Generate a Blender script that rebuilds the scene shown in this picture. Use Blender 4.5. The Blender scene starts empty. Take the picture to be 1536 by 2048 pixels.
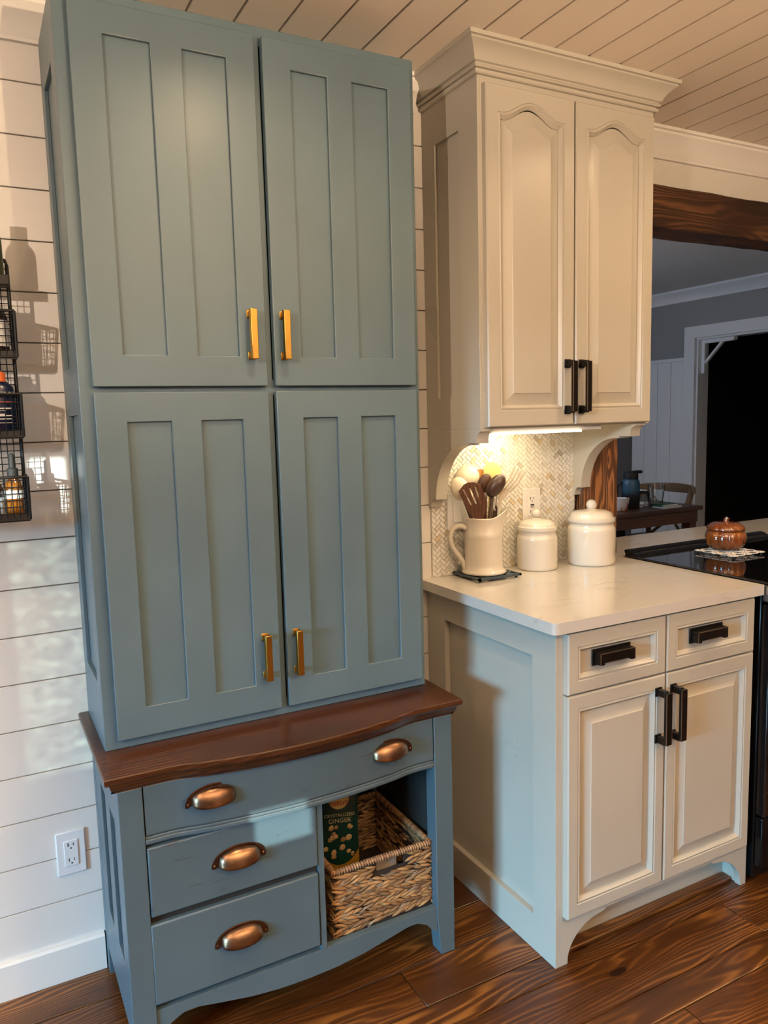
import bpy, bmesh, math, random
from mathutils import Vector, Matrix, noise
random.seed(7)
scene = bpy.context.scene
COL = scene.collection
PI = math.pi

# ------------------------------------------------------------------ camera
cam_d = bpy.data.cameras.new('camera')
cam = bpy.data.objects.new('camera', cam_d)
COL.objects.link(cam)
cam_d.sensor_fit = 'VERTICAL'
cam_d.sensor_height = 24.0
cam_d.lens = 1546.6 / 2048 * 24.0
cam_d.clip_start = 0.05
FW = Vector((0.46259228, 0.87828372, -0.1209384))
RT = Vector((0.88296702, -0.46869271, -0.02638906))
UP = Vector((0.07986002, 0.09457724, 0.99230919))
m = Matrix.Identity(4)
for i in range(3):
    m[i][0] = RT[i]; m[i][1] = UP[i]; m[i][2] = -FW[i]
m[0][3], m[1][3], m[2][3] = 0.10793, -2.02207, 1.41022
cam.matrix_world = m
scene.camera = cam

# ------------------------------------------------------------------ world, lights, exposure
w = bpy.data.worlds.new('world'); scene.world = w
w.use_nodes = True
bg = w.node_tree.nodes['Background']
bg.inputs[0].default_value = (0.75, 0.87, 1.0, 1)
bg.inputs[1].default_value = 0.35
vs = scene.view_settings
vs.view_transform = 'Standard'; vs.look = 'None'; vs.gamma = 1.0; vs.use_curve_mapping = False
vs.exposure = -0.60
scene.cycles.use_denoising = True
scene.cycles.max_bounces = 8
scene.cycles.diffuse_bounces = 4
scene.cycles.caustics_reflective = False
scene.cycles.caustics_refractive = False
scene.cycles.sample_clamp_indirect = 6.0

def light(name, typ, loc, power, color, aim=None, **kw):
    d = bpy.data.lights.new(name, typ); d.energy = power; d.color = color
    for k, v in kw.items(): setattr(d, k, v)
    o = bpy.data.objects.new(name, d); COL.objects.link(o); o.location = loc
    if aim is not None:
        o.rotation_euler = (Vector(aim)).to_track_quat('-Z', 'Y').to_euler()
    return o
WARM = (1.0, 0.71, 0.42)
COOL = (0.27, 0.66, 1.0)
SUN_DIR = (0.75, 1.0, -0.2)
light('sun', 'SUN', (-5, -6, 3), 14.0, (0.86, 1.0, 0.93), aim=SUN_DIR, angle=0.003)
# low sky outside the big left window: reaches the lower half of the room through the opening
light('sky_daylight', 'AREA', (-14.0, -6.0, 4.1), 10500.0, COOL, aim=(15.3, 5.6, -3.6), shape='RECTANGLE', size=5.0, size_y=3.8)
# added cool fill in front of the closed rear wall, behind the camera
light('rear_fill', 'AREA', (1.6, -4.05, 1.5), 6.0, (0.78, 0.88, 1.0), aim=(0, 1, -0.05), shape='RECTANGLE', size=1.6, size_y=1.1)
# dining room daylight
light('dining_daylight', 'AREA', (2.3, 2.2, 1.7), 25.0, (0.72, 0.82, 1.0), aim=(1, -0.02, -0.05), shape='RECTANGLE', size=1.3, size_y=1.0)
CEIL_Z = 2.362
CANS = [(-0.56, -0.92), (0.74, -0.92), (2.04, -0.92), (3.34, -0.92), (0.1, -2.5), (1.4, -2.5), (2.7, -2.5)]
CAN_POWER = 11.5
PENDANTS = [(-1.1, -2.1, 1.93, 215.0, 0.012, 'pendant lamp with an open bowl shade, left of the camera'), (1.2, -3.4, 1.60, 760.0, 0.03, 'added bowl uplight filling the ceiling, unseen behind the camera')]  # second bowl lamp is added, unseen, to brighten the ceiling

# ------------------------------------------------------------------ materials
def mat(name, color=(0.8, 0.8, 0.8), rough=0.5, metal=0.0, spec=0.5, coat=0.0):
    mt = bpy.data.materials.new(name); mt.use_nodes = True
    nt = mt.node_tree; b = nt.nodes['Principled BSDF']
    b.inputs['Base Color'].default_value = (*color, 1)
    b.inputs['Roughness'].default_value = rough
    b.inputs['Metallic'].default_value = metal
    b.inputs['Specular IOR Level'].default_value = spec
    b.inputs['Coat Weight'].default_value = coat
    b.inputs['Coat Roughness'].default_value = 0.08
    return mt, nt, b
def N(nt, typ, **kw):
    n = nt.nodes.new(typ)
    for k, v in kw.items():
        if k.startswith('i_'):
            n.inputs[int(k[2:]) if k[2:].isdigit() else k[2:].replace('_', ' ')].default_value = v
        else: setattr(n, k, v)
    return n
def ramp(nt, fac, stops):
    r = nt.nodes.new('ShaderNodeValToRGB')
    el = r.color_ramp.elements
    while len(el) < len(stops): el.new(0.5)
    for e, (p, c) in zip(el, stops):
        e.position = p; e.color = (*c, 1) if len(c) == 3 else c
    nt.links.new(fac, r.inputs[0])
    return r
def coords(nt, scale=(1, 1, 1), rand=True, kind='Object'):
    tc = nt.nodes.new('ShaderNodeTexCoord'); mp = nt.nodes.new('ShaderNodeMapping')
    mp.inputs['Scale'].default_value = scale
    nt.links.new(tc.outputs[kind], mp.inputs[0])
    if rand:
        oi = nt.nodes.new('ShaderNodeObjectInfo')
        ml = N(nt, 'ShaderNodeMath', operation='MULTIPLY'); ml.inputs[1].default_value = 37.0
        nt.links.new(oi.outputs['Random'], ml.inputs[0])
        cb = nt.nodes.new('ShaderNodeCombineXYZ')
        for k in range(3): nt.links.new(ml.outputs[0], cb.inputs[k])
        nt.links.new(cb.outputs[0], mp.inputs['Location'])
    return mp.outputs[0]
def bump(nt, b, height, strength=0.2, dist=0.002):
    bp = nt.nodes.new('ShaderNodeBump'); bp.inputs['Strength'].default_value = strength; bp.inputs['Distance'].default_value = dist
    nt.links.new(height, bp.inputs['Height']); nt.links.new(bp.outputs[0], b.inputs['Normal'])

def paint(name, color, rough=0.4, var=0.06, nscale=3.0, brush=0.0, edge=None):
    mt, nt, b = mat(name, color, rough)
    co = coords(nt)
    n = N(nt, 'ShaderNodeTexNoise'); n.inputs['Scale'].default_value = nscale; n.inputs['Detail'].default_value = 4
    nt.links.new(co, n.inputs['Vector'])
    lo = tuple(c * (1 - var) for c in color); hi = tuple(min(1, c * (1 + var)) for c in color)
    r = ramp(nt, n.outputs['Fac'], [(0.3, lo), (0.7, hi)])
    last = r.outputs[0]
    if edge:
        bv = N(nt, 'ShaderNodeBevel', samples=4); bv.inputs['Radius'].default_value = 0.0035
        ge = nt.nodes.new('ShaderNodeNewGeometry')
        dt = N(nt, 'ShaderNodeVectorMath', operation='DOT_PRODUCT')
        nt.links.new(bv.outputs[0], dt.inputs[0]); nt.links.new(ge.outputs['True Normal'], dt.inputs[1])
        n2 = N(nt, 'ShaderNodeTexNoise'); n2.inputs['Scale'].default_value = 22; nt.links.new(co, n2.inputs['Vector'])
        sb = N(nt, 'ShaderNodeMath', operation='SUBTRACT'); sb.inputs[0].default_value = 1.0; nt.links.new(dt.outputs['Value'], sb.inputs[1])
        mu = N(nt, 'ShaderNodeMath', operation='MULTIPLY'); nt.links.new(sb.outputs[0], mu.inputs[0]); nt.links.new(n2.outputs['Fac'], mu.inputs[1])
        rr = ramp(nt, mu.outputs[0], [(0.05, (0, 0, 0)), (0.16, (1, 1, 1))])
        mx = N(nt, 'ShaderNodeMix', data_type='RGBA')
        nt.links.new(rr.outputs[0], mx.inputs[0]); nt.links.new(last, mx.inputs[6]); mx.inputs[7].default_value = (*edge, 1)
        last = mx.outputs[2]
    nt.links.new(last, b.inputs['Base Color'])
    nb = N(nt, 'ShaderNodeTexNoise'); nb.inputs['Scale'].default_value = 60; nb.inputs['Detail'].default_value = 3
    nt.links.new(co, nb.inputs['Vector'])
    bump(nt, b, nb.outputs['Fac'], 0.12, 0.0012)
    rm = N(nt, 'ShaderNodeMapRange'); rm.inputs[3].default_value = rough - 0.08; rm.inputs[4].default_value = rough + 0.1
    nt.links.new(n.outputs['Fac'], rm.inputs[0]); nt.links.new(rm.outputs[0], b.inputs['Roughness'])
    return mt

def wood(name, dark, mid, light_, axis='X', scale=1.0, rough=0.35, line=0.012, ringk=0.5, bumpk=0.25, rough_hewn=False, knots=0.0, warp=9.0):
    """long growth-ring lines running along axis, bent by a slow noise and round the knots"""
    mt, nt, b = mat(name, mid, rough)
    ai = 'XYZ'.index(axis)
    tc = nt.nodes.new('ShaderNodeTexCoord'); sep = nt.nodes.new('ShaderNodeSeparateXYZ'); nt.links.new(tc.outputs['Object'], sep.inputs[0])
    def M2(op, a, bb, c=None):
        n = N(nt, 'ShaderNodeMath', operation=op)
        for k, v in enumerate((a, bb, c)):
            if v is None: continue
            if isinstance(v, (int, float)): n.inputs[k].default_value = v
            else: nt.links.new(v, n.inputs[k])
        return n.outputs[0]
    cross = [k for k in range(3) if k != ai]
    cr = M2('MULTIPLY_ADD', sep.outputs[cross[1]], 0.8, sep.outputs[cross[0]])
    s1 = [7.0 * scale] * 3; s1[ai] = 1.1 * scale
    slow = N(nt, 'ShaderNodeTexNoise'); slow.inputs['Scale'].default_value = 1.0; slow.inputs['Detail'].default_value = 2
    nt.links.new(coords(nt, tuple(s1)), slow.inputs['Vector'])
    arg = M2('MULTIPLY_ADD', slow.outputs['Fac'], warp, M2('MULTIPLY', cr, 2 * PI / line))
    kn = None
    if knots:
        s3 = [6.5 * scale] * 3; s3[ai] = 2.6 * scale
        vo = N(nt, 'ShaderNodeTexVoronoi'); vo.inputs['Scale'].default_value = 1.0; nt.links.new(coords(nt, tuple(s3)), vo.inputs['Vector'])
        arg = M2('ADD', arg, M2('DIVIDE', 2.2, M2('ADD', vo.outputs['Distance'], 0.10)))
        kn = ramp(nt, vo.outputs['Distance'], [(0.03, (1, 1, 1)), (0.09, (0, 0, 0))]).outputs[0]
    s2 = [70.0 * scale] * 3; s2[ai] = 2.5 * scale
    fine = N(nt, 'ShaderNodeTexNoise'); fine.inputs['Scale'].default_value = 1.0; fine.inputs['Detail'].default_value = 5; fine.inputs['Roughness'].default_value = 0.65
    nt.links.new(coords(nt, tuple(s2)), fine.inputs['Vector'])
    arg = M2('MULTIPLY_ADD', fine.outputs['Fac'], 2.2, arg)
    sn = M2('POWER', M2('MULTIPLY_ADD', M2('SINE', arg, None), 0.5, 0.5), 2.2)
    s4 = [5.0 * scale] * 3; s4[ai] = 1.6 * scale
    patch = N(nt, 'ShaderNodeTexNoise'); patch.inputs['Scale'].default_value = 1.0; patch.inputs['Detail'].default_value = 3
    nt.links.new(coords(nt, tuple(s4)), patch.inputs['Vector'])
    pm = ramp(nt, patch.outputs['Fac'], [(0.36, (0.15, 0.15, 0.15)), (0.66, (1, 1, 1))]).outputs[0]
    val = M2('MULTIPLY_ADD', M2('MULTIPLY', sn, pm), ringk, M2('MULTIPLY_ADD', fine.outputs['Fac'], 0.40, M2('MULTIPLY', patch.outputs['Fac'], 0.45)))
    val = M2('SUBTRACT', val, 0.12)
    if kn is not None: val = M2('SUBTRACT', val, M2('MULTIPLY', kn, 0.45))
    r = ramp(nt, val, [(0.12, dark), (0.36, mid), (0.80, light_)])
    oi = nt.nodes.new('ShaderNodeObjectInfo')
    hv = nt.nodes.new('ShaderNodeHueSaturation')
    mr = N(nt, 'ShaderNodeMapRange'); mr.inputs[3].default_value = 0.80; mr.inputs[4].default_value = 1.20
    nt.links.new(oi.outputs['Random'], mr.inputs[0]); nt.links.new(mr.outputs[0], hv.inputs['Value'])
    nt.links.new(r.outputs[0], hv.inputs['Color']); nt.links.new(hv.outputs[0], b.inputs['Base Color'])
    bump(nt, b, val, bumpk, 0.004 if rough_hewn else 0.0012)
    return mt

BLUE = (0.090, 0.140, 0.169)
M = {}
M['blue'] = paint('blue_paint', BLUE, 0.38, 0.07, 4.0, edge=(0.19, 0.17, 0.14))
BLUE_SHADED = tuple(c * 0.72 for c in BLUE)  # blue darkened so the sideboard carries the shade low in the room
M['blue_shaded'] = paint('blue_paint_shaded', BLUE_SHADED, 0.38, 0.07, 4.0, edge=(0.17, 0.15, 0.12))
M['blue_panel'] = paint('blue_panel_paint', BLUE, 0.36, 0.07, 4.0)
M['greige'] = paint('greige_paint', (0.44, 0.41, 0.35), 0.30, 0.03, 3.0)
M['white'] = paint('white_shiplap_paint', (0.74, 0.70, 0.66), 0.42, 0.02, 3.0)
M['white_flat'] = paint('white_wall_paint', (0.70, 0.67, 0.62), 0.6, 0.02, 3.0)
M['far_wall'] = paint('low_bounce_wall', (0.22, 0.20, 0.18), 0.6, 0.02, 3.0)  # unseen walls, colour darkened to cut bounce light
M['ceiling'] = paint('ceiling_paint', (0.86, 0.77, 0.66), 0.5, 0.02, 2.0)
M['trim'] = paint('white_trim_paint', (0.76, 0.73, 0.69), 0.35, 0.02, 3.0)
M['dark_gap'] = mat('dark_gap', (0.03, 0.028, 0.026), 0.9)[0]
M['cavity'] = mat('inside_shade', (0.012, 0.010, 0.009), 0.8)[0]  # near-black colour stands in for shade inside the furniture
M['floor'] = wood('stained_pine_floor', (0.018, 0.0056, 0.0016), (0.076, 0.0255, 0.0056), (0.29, 0.115, 0.024), 'X', 1.0, 0.28, 0.015, 0.46, 0.3, knots=1.0, warp=105.0)
M['top_wood'] = wood('mahogany_top', (0.013, 0.0048, 0.0022), (0.046, 0.0150, 0.0058), (0.105, 0.037, 0.013), 'X', 1.6, 0.27, 0.012, 0.30, 0.12, warp=30.0)
M['beam'] = wood('rough_beam', (0.012, 0.005, 0.002), (0.055, 0.020, 0.0085), (0.24, 0.10, 0.040), 'X', 1.4, 0.5, 0.015, 0.5, 0.9, True, knots=1.0, warp=60.0)
M['post'] = wood('rough_post', (0.012, 0.005, 0.002), (0.055, 0.020, 0.0075), (0.24, 0.10, 0.034), 'Z', 1.2, 0.5, 0.020, 0.5, 0.9, True, knots=1.0, warp=120.0)
M['table_wood'] = wood('dining_table_wood', (0.03, 0.014, 0.007), (0.07, 0.032, 0.016), (0.13, 0.06, 0.03), 'X', 1.0, 0.45, 0.014, 0.35)
M['chair_wood'] = wood('chair_wood', (0.08, 0.045, 0.022), (0.14, 0.085, 0.042), (0.22, 0.13, 0.07), 'Y', 1.5, 0.45, 0.010, 0.3)
M['utensil_wood'] = wood('dark_utensil_wood', (0.022, 0.007, 0.003), (0.052, 0.016, 0.006), (0.11, 0.038, 0.013), 'Z', 3.0, 0.4, 0.006, 0.4)
M['walnut'] = mat('dark_nylon', (0.05, 0.026, 0.018), 0.32)[0]
M['light_wood'] = wood('light_utensil_wood', (0.28, 0.10, 0.03), (0.42, 0.17, 0.05), (0.5, 0.23, 0.08), 'Z', 3.0, 0.45, 0.006, 0.3)
M['cream'] = mat('cream_silicone', (0.78, 0.70, 0.55), 0.4)[0]
M['fork'] = mat('beech_cream', (0.60, 0.50, 0.36), 0.4)[0]
M['yellow_cream'] = mat('yellow_silicone', (0.75, 0.62, 0.24), 0.45)[0]
M['ceramic'] = mat('cream_ceramic', (0.60, 0.545, 0.465), 0.10, coat=0.6)[0]
M['black_metal'] = mat('black_bronze', (0.012, 0.010, 0.009), 0.30, 0.6)[0]
M['black_edge'] = mat('rubbed_edge', (0.30, 0.22, 0.16), 0.35, 0.8)[0]
M['wire'] = mat('black_wire', (0.012, 0.011, 0.011), 0.5, 0.3)[0]
M['gold'] = mat('brass', (0.50, 0.28, 0.06), 0.30, 1.0)[0]
M['plastic'] = mat('white_plastic', (0.74, 0.72, 0.72), 0.3)[0]
M['slot'] = mat('outlet_slot', (0.01, 0.01, 0.01), 0.6)[0]
M['black_glass'] = mat('black_glass', (0.004, 0.004, 0.005), 0.04, coat=0.3)[0]
M['black_enamel'] = mat('black_enamel', (0.0035, 0.0035, 0.004), 0.14, spec=0.25)[0]
M['steel'] = mat('brushed_steel', (0.58, 0.55, 0.52), 0.35, 1.0)[0]
M['trivet_metal'] = mat('blue_grey_iron', (0.055, 0.075, 0.095), 0.45, 0.4)[0]
M['rubber'] = mat('black_rubber', (0.008, 0.008, 0.008), 0.7)[0]
M['dark'] = mat('unlit_room', (0.0022, 0.002, 0.0019), 0.9)[0]  # near-black colour stands in for the unlit hall
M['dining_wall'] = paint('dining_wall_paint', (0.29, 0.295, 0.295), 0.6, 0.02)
M['dining_grey'] = paint('dining_dark_grey', (0.12, 0.12, 0.125), 0.6, 0.02)  # darker grey than the right dining wall
M['wainscot'] = paint('wainscot_paint', (0.76, 0.77, 0.78), 0.5, 0.02)
M['orange_glaze'] = None

def brass_aged():
    mt, nt, b = mat('aged_copper', (0.3, 0.14, 0.06), 0.34, 1.0)
    co = coords(nt)
    n = N(nt, 'ShaderNodeTexNoise'); n.inputs['Scale'].default_value = 26; n.inputs['Detail'].default_value = 4
    nt.links.new(co, n.inputs['Vector'])
    r = ramp(nt, n.outputs['Fac'], [(0.32, (0.17, 0.095, 0.06)), (0.55, (0.34, 0.19, 0.105)), (0.75, (0.55, 0.33, 0.18))])
    nt.links.new(r.outputs[0], b.inputs['Base Color'])
    return mt
M['copper'] = brass_aged()
M['copper_dark'] = mat('dark_copper', (0.10, 0.052, 0.035), 0.4, 1.0)[0]

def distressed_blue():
    mt = paint('distressed_blue_paint', BLUE_SHADED, 0.36, 0.09, 4.0, edge=(0.20, 0.15, 0.11))
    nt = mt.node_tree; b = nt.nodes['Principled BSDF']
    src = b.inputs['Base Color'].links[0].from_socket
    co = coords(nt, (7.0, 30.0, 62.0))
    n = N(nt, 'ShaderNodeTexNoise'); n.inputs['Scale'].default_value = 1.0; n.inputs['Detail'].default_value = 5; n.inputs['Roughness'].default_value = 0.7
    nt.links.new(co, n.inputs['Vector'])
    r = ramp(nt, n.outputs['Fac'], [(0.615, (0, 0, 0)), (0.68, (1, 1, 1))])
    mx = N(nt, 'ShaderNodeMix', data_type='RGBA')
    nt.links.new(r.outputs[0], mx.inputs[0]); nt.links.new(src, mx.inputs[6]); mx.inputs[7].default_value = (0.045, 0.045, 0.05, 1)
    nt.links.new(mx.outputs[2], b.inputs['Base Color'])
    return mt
M['blue_distressed'] = distressed_blue()

def quartz():
    mt, nt, b = mat('quartz', (0.56, 0.525, 0.48), 0.13, coat=0.3)
    co = coords(nt, (1, 1, 1), False)
    n = N(nt, 'ShaderNodeTexNoise'); n.inputs['Scale'].default_value = 5; n.inputs['Detail'].default_value = 6; n.inputs['Distortion'].default_value = 1.6
    mp = N(nt, 'ShaderNodeMapping'); mp.inputs['Scale'].default_value = (1.0, 3.0, 3.0); mp.inputs['Rotation'].default_value = (0, 0, 0.5)
    nt.links.new(co, mp.inputs[0]); nt.links.new(mp.outputs[0], n.inputs['Vector'])
    r = ramp(nt, n.outputs['Fac'], [(0.40, (0.56, 0.525, 0.48)), (0.485, (0.54, 0.505, 0.46)), (0.5, (0.37, 0.345, 0.32)), (0.515, (0.54, 0.505, 0.46)), (0.65, (0.58, 0.545, 0.50))])
    n2 = N(nt, 'ShaderNodeTexNoise'); n2.inputs['Scale'].default_value = 9; n2.inputs['Detail'].default_value = 3
    nt.links.new(co, n2.inputs['Vector'])
    r2 = ramp(nt, n2.outputs['Fac'], [(0.52, (0, 0, 0)), (0.68, (1, 1, 1))])
    mx = N(nt, 'ShaderNodeMix', data_type='RGBA')
    nt.links.new(r2.outputs[0], mx.inputs[0]); mx.inputs[6].default_value = (0.56, 0.525, 0.48, 1); nt.links.new(r.outputs[0], mx.inputs[7])
    nt.links.new(mx.outputs[2], b.inputs['Base Color'])
    return mt
M['quartz'] = quartz()

def tile_mat():
    mt, nt, b = mat('marble_tile', (0.75, 0.7, 0.62), 0.28)
    ge = nt.nodes.new('ShaderNodeNewGeometry'); oi = nt.nodes.new('ShaderNodeObjectInfo')
    ad = N(nt, 'ShaderNodeMath', operation='ADD'); nt.links.new(ge.outputs['Random Per Island'], ad.inputs[0]); nt.links.new(oi.outputs['Random'], ad.inputs[1])
    fr = N(nt, 'ShaderNodeMath', operation='FRACT'); nt.links.new(ad.outputs[0], fr.inputs[0])
    r = ramp(nt, fr.outputs[0], [(0.0, (0.78, 0.75, 0.70)), (0.55, (0.74, 0.71, 0.66)), (0.78, (0.70, 0.67, 0.62)), (0.90, (0.60, 0.56, 0.50)), (0.94, (0.44, 0.40, 0.34)), (0.97, (0.62, 0.50, 0.33)), (1.0, (0.66, 0.56, 0.40))])
    n = N(nt, 'ShaderNodeTexNoise'); n.inputs['Scale'].default_value = 70; n.inputs['Detail'].default_value = 3
    tc = nt.nodes.new('ShaderNodeTexCoord'); nt.links.new(tc.outputs['Object'], n.inputs['Vector'])
    r2 = ramp(nt, n.outputs['Fac'], [(0.3, (0.86, 0.86, 0.86)), (0.7, (1.05, 1.05, 1.05))])
    mx = N(nt, 'ShaderNodeMix', data_type='RGBA', blend_type='MULTIPLY'); mx.inputs[0].default_value = 1
    nt.links.new(r.outputs[0], mx.inputs[6]); nt.links.new(r2.outputs[0], mx.inputs[7])
    nt.links.new(mx.outputs[2], b.inputs['Base Color'])
    return mt
M['tile'] = tile_mat()
M['grout'] = mat('grout', (0.60, 0.56, 0.50), 0.8)[0]

def weave_mat(name, a, c, d):
    mt, nt, b = mat(name, c, 0.6)
    ge = nt.nodes.new('ShaderNodeNewGeometry')
    r = ramp(nt, ge.outputs['Random Per Island'], [(0.0, a), (0.5, c), (1.0, d)])
    nt.links.new(r.outputs[0], b.inputs['Base Color'])
    co = coords(nt, (300, 300, 300), False)
    n = N(nt, 'ShaderNodeTexNoise'); n.inputs['Scale'].default_value = 1; nt.links.new(co, n.inputs['Vector'])
    bump(nt, b, n.outputs['Fac'], 0.3, 0.001)
    return mt
M['weave'] = weave_mat('hyacinth_weave', (0.10, 0.05, 0.022), (0.24, 0.125, 0.048), (0.36, 0.20, 0.08))
M['weave_rim'] = weave_mat('hyacinth_rim', (0.16, 0.075, 0.035), (0.27, 0.14, 0.06), (0.36, 0.20, 0.09))
M['raffia'] = weave_mat('pale_raffia', (0.16, 0.11, 0.07), (0.27, 0.20, 0.13), (0.36, 0.27, 0.19))

def glaze():
    mt, nt, b = mat('amber_glaze', (0.3, 0.1, 0.02), 0.10, coat=0.8)
    co = coords(nt)
    n = N(nt, 'ShaderNodeTexNoise'); n.inputs['Scale'].default_value = 14; n.inputs['Detail'].default_value = 3
    nt.links.new(co, n.inputs['Vector'])
    r = ramp(nt, n.outputs['Fac'], [(0.3, (0.09, 0.020, 0.006)), (0.55, (0.17, 0.044, 0.009)), (0.75, (0.32, 0.10, 0.016))])
    nt.links.new(r.outputs[0], b.inputs['Base Color'])
    return mt
M['orange_glaze'] = glaze()

def glass(name, color=(1, 1, 1), rough=0.02, alpha=None):
    mt, nt, b = mat(name, color, rough)
    b.inputs['Transmission Weight'].default_value = 1.0
    b.inputs['IOR'].default_value = 1.45
    return mt
M['clear_glass'] = glass('clear_glass', (0.95, 0.97, 0.97))
M['amber_glass'] = mat('amber_glass', (0.20, 0.07, 0.008), 0.08, coat=0.5)[0]
def emit(name, color, strength):
    mt, nt, b = mat(name, color, 0.5)
    b.inputs['Emission Color'].default_value = (*color, 1); b.inputs['Emission Strength'].default_value = strength
    return mt
M['led'] = emit('led_strip', (1.0, 0.86, 0.62), 9.0)
M['bulb'] = emit('can_lens', (1.0, 0.75, 0.48), 6.0)
def flat(name, c, rough=0.5, metal=0.0):
    return mat(name, c, rough, metal)[0]
M['navy'] = flat('navy_plastic', (0.006, 0.009, 0.035), 0.25)
M['orange_cap'] = flat('orange_plastic', (0.75, 0.17, 0.045), 0.4)
M['label_white'] = flat('white_label', (0.70, 0.72, 0.74), 0.5)
M['label_blue'] = flat('pale_blue_label', (0.36, 0.42, 0.50), 0.5)
M['text_white'] = flat('white_print', (0.8, 0.8, 0.8), 0.5)
M['text_red'] = flat('red_print', (0.65, 0.12, 0.10), 0.5)
M['text_gold'] = flat('gold_print', (0.42, 0.36, 0.22), 0.5)
M['dark_bottle'] = flat('dark_bottle_glass', (0.02, 0.010, 0.012), 0.1)
M['red_cap'] = flat('dark_red_cap', (0.16, 0.025, 0.03), 0.35)
M['olive_glass'] = flat('olive_glass', (0.05, 0.055, 0.02), 0.12)
M['white_rubber'] = flat('white_rubber', (0.75, 0.70, 0.62), 0.45)
M['pouch'] = flat('dark_green_foil', (0.004, 0.022, 0.018), 0.3)
M['pouch_yellow'] = flat('pouch_yellow', (0.22, 0.115, 0.012), 0.4)
M['ginger'] = weave_mat('ginger_print', (0.16, 0.085, 0.03), (0.26, 0.16, 0.06), (0.32, 0.21, 0.09))
M['logo_cream'] = flat('logo_cream', (0.45, 0.32, 0.12), 0.5)
M['logo_red'] = flat('logo_red', (0.30, 0.03, 0.015), 0.5)
M['taupe'] = flat('taupe_paper', (0.27, 0.225, 0.19), 0.7)
M['teal'] = None
def thermos_mat():
    mt, nt, b = mat('blue_fade_coat', (0.02, 0.06, 0.10), 0.4)
    tc = nt.nodes.new('ShaderNodeTexCoord'); sp = nt.nodes.new('ShaderNodeSeparateXYZ'); nt.links.new(tc.outputs['Generated'], sp.inputs[0])
    r = ramp(nt, sp.outputs[2], [(0.42, (0.012, 0.011, 0.014)), (0.62, (0.025, 0.085, 0.14))])
    nt.links.new(r.outputs[0], b.inputs['Base Color'])
    return mt
M['teal'] = thermos_mat()
def floral():
    mt, nt, b = mat('floral_ceramic', (0.6, 0.6, 0.62), 0.2)
    co = coords(nt, (1, 1, 1), False)
    v = N(nt, 'ShaderNodeTexVoronoi'); v.inputs['Scale'].default_value = 38
    nt.links.new(co, v.inputs['Vector'])
    n = N(nt, 'ShaderNodeTexNoise'); n.inputs['Scale'].default_value = 14; nt.links.new(co, n.inputs['Vector'])
    r = ramp(nt, n.outputs['Fac'], [(0.50, (0, 0, 0)), (0.56, (1, 1, 1))])
    c = ramp(nt, v.outputs['Distance'], [(0.1, (0.55, 0.28, 0.05)), (0.4, (0.45, 0.05, 0.03)), (0.7, (0.62, 0.55, 0.52))])
    mx = N(nt, 'ShaderNodeMix', data_type='RGBA')
    nt.links.new(r.outputs[0], mx.inputs[0]); mx.inputs[6].default_value = (0.62, 0.62, 0.64, 1); nt.links.new(c.outputs[0], mx.inputs[7])
    nt.links.new(mx.outputs[2], b.inputs['Base Color'])
    return mt
M['floral'] = floral()

# ------------------------------------------------------------------ builders
WL = {}                                    # world position of every object made here
def thing(name, label, cat, loc, group=None):
    o = bpy.data.objects.new(name, None); COL.objects.link(o)
    o.empty_display_size = 0.05
    o.location = loc; WL[o] = Vector(loc)
    o['label'] = label; o['category'] = cat
    if group: o['group'] = group
    return o
def tag(o, label, cat, group=None):
    o['label'] = label; o['category'] = cat
    if group: o['group'] = group
    return o
def finish(bm, sharp=35, smooth=True):
    bmesh.ops.remove_doubles(bm, verts=bm.verts, dist=1e-6)
    bmesh.ops.recalc_face_normals(bm, faces=bm.faces)
def obj(name, bm, material, parent=None, bevel=0.0, seg=2, smooth=True, sharp=32, structure=False, stuff=False, recalc=True, label=None, merge=True):
    if merge: bmesh.ops.remove_doubles(bm, verts=bm.verts, dist=1e-6)
    if recalc: bmesh.ops.recalc_face_normals(bm, faces=bm.faces)
    me = bpy.data.meshes.new(name); bm.to_mesh(me); bm.free()
    return obj_me(name, me, material, parent, bevel, seg, smooth, sharp, structure, stuff, label)
def obj_me(name, me, material, parent=None, bevel=0.0, seg=2, smooth=True, sharp=32, structure=False, stuff=False, label=None):
    vs_ = [v.co for v in me.vertices]
    mn = Vector([min(v[k] for v in vs_) for k in range(3)]); mx = Vector([max(v[k] for v in vs_) for k in range(3)])
    c = (mn + mx) / 2
    if not parent: c.z = mn.z
    me.transform(Matrix.Translation(-c))
    if smooth:
        me.polygons.foreach_set('use_smooth', [True] * len(me.polygons))
        me.set_sharp_from_angle(angle=math.radians(sharp))
    me.materials.append(material)
    o = bpy.data.objects.new(name, me); COL.objects.link(o)
    WL[o] = c
    if parent:
        o.parent = parent; o.location = c - WL[parent]
    else: o.location = c
    if bevel > 0:
        b = o.modifiers.new('bevel', 'BEVEL'); b.width = bevel; b.segments = seg; b.limit_method = 'ANGLE'; b.angle_limit = math.radians(40)
    if structure: o['kind'] = 'structure'
    if stuff: o['kind'] = 'stuff'
    if label: o['label'] = label
    return o
def inst(src, name, offset, parent):
    """copy of a mesh object moved by offset, under the same kind of parent"""
    o = src.copy(); o.name = name; COL.objects.link(o)
    WL[o] = WL[src] + Vector(offset); o.parent = parent
    o.location = WL[o] - (WL[parent] if parent else Vector((0, 0, 0)))
    return o
def BM(): return bmesh.new()
def box(bm, x0, x1, y0, y1, z0, z1):
    v = [bm.verts.new((x, y, z)) for x in (x0, x1) for y in (y0, y1) for z in (z0, z1)]
    for f in ((0, 1, 3, 2), (4, 6, 7, 5), (0, 4, 5, 1), (2, 3, 7, 6), (0, 2, 6, 4), (1, 5, 7, 3)):
        bm.faces.new([v[i] for i in f])
    return v
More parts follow.
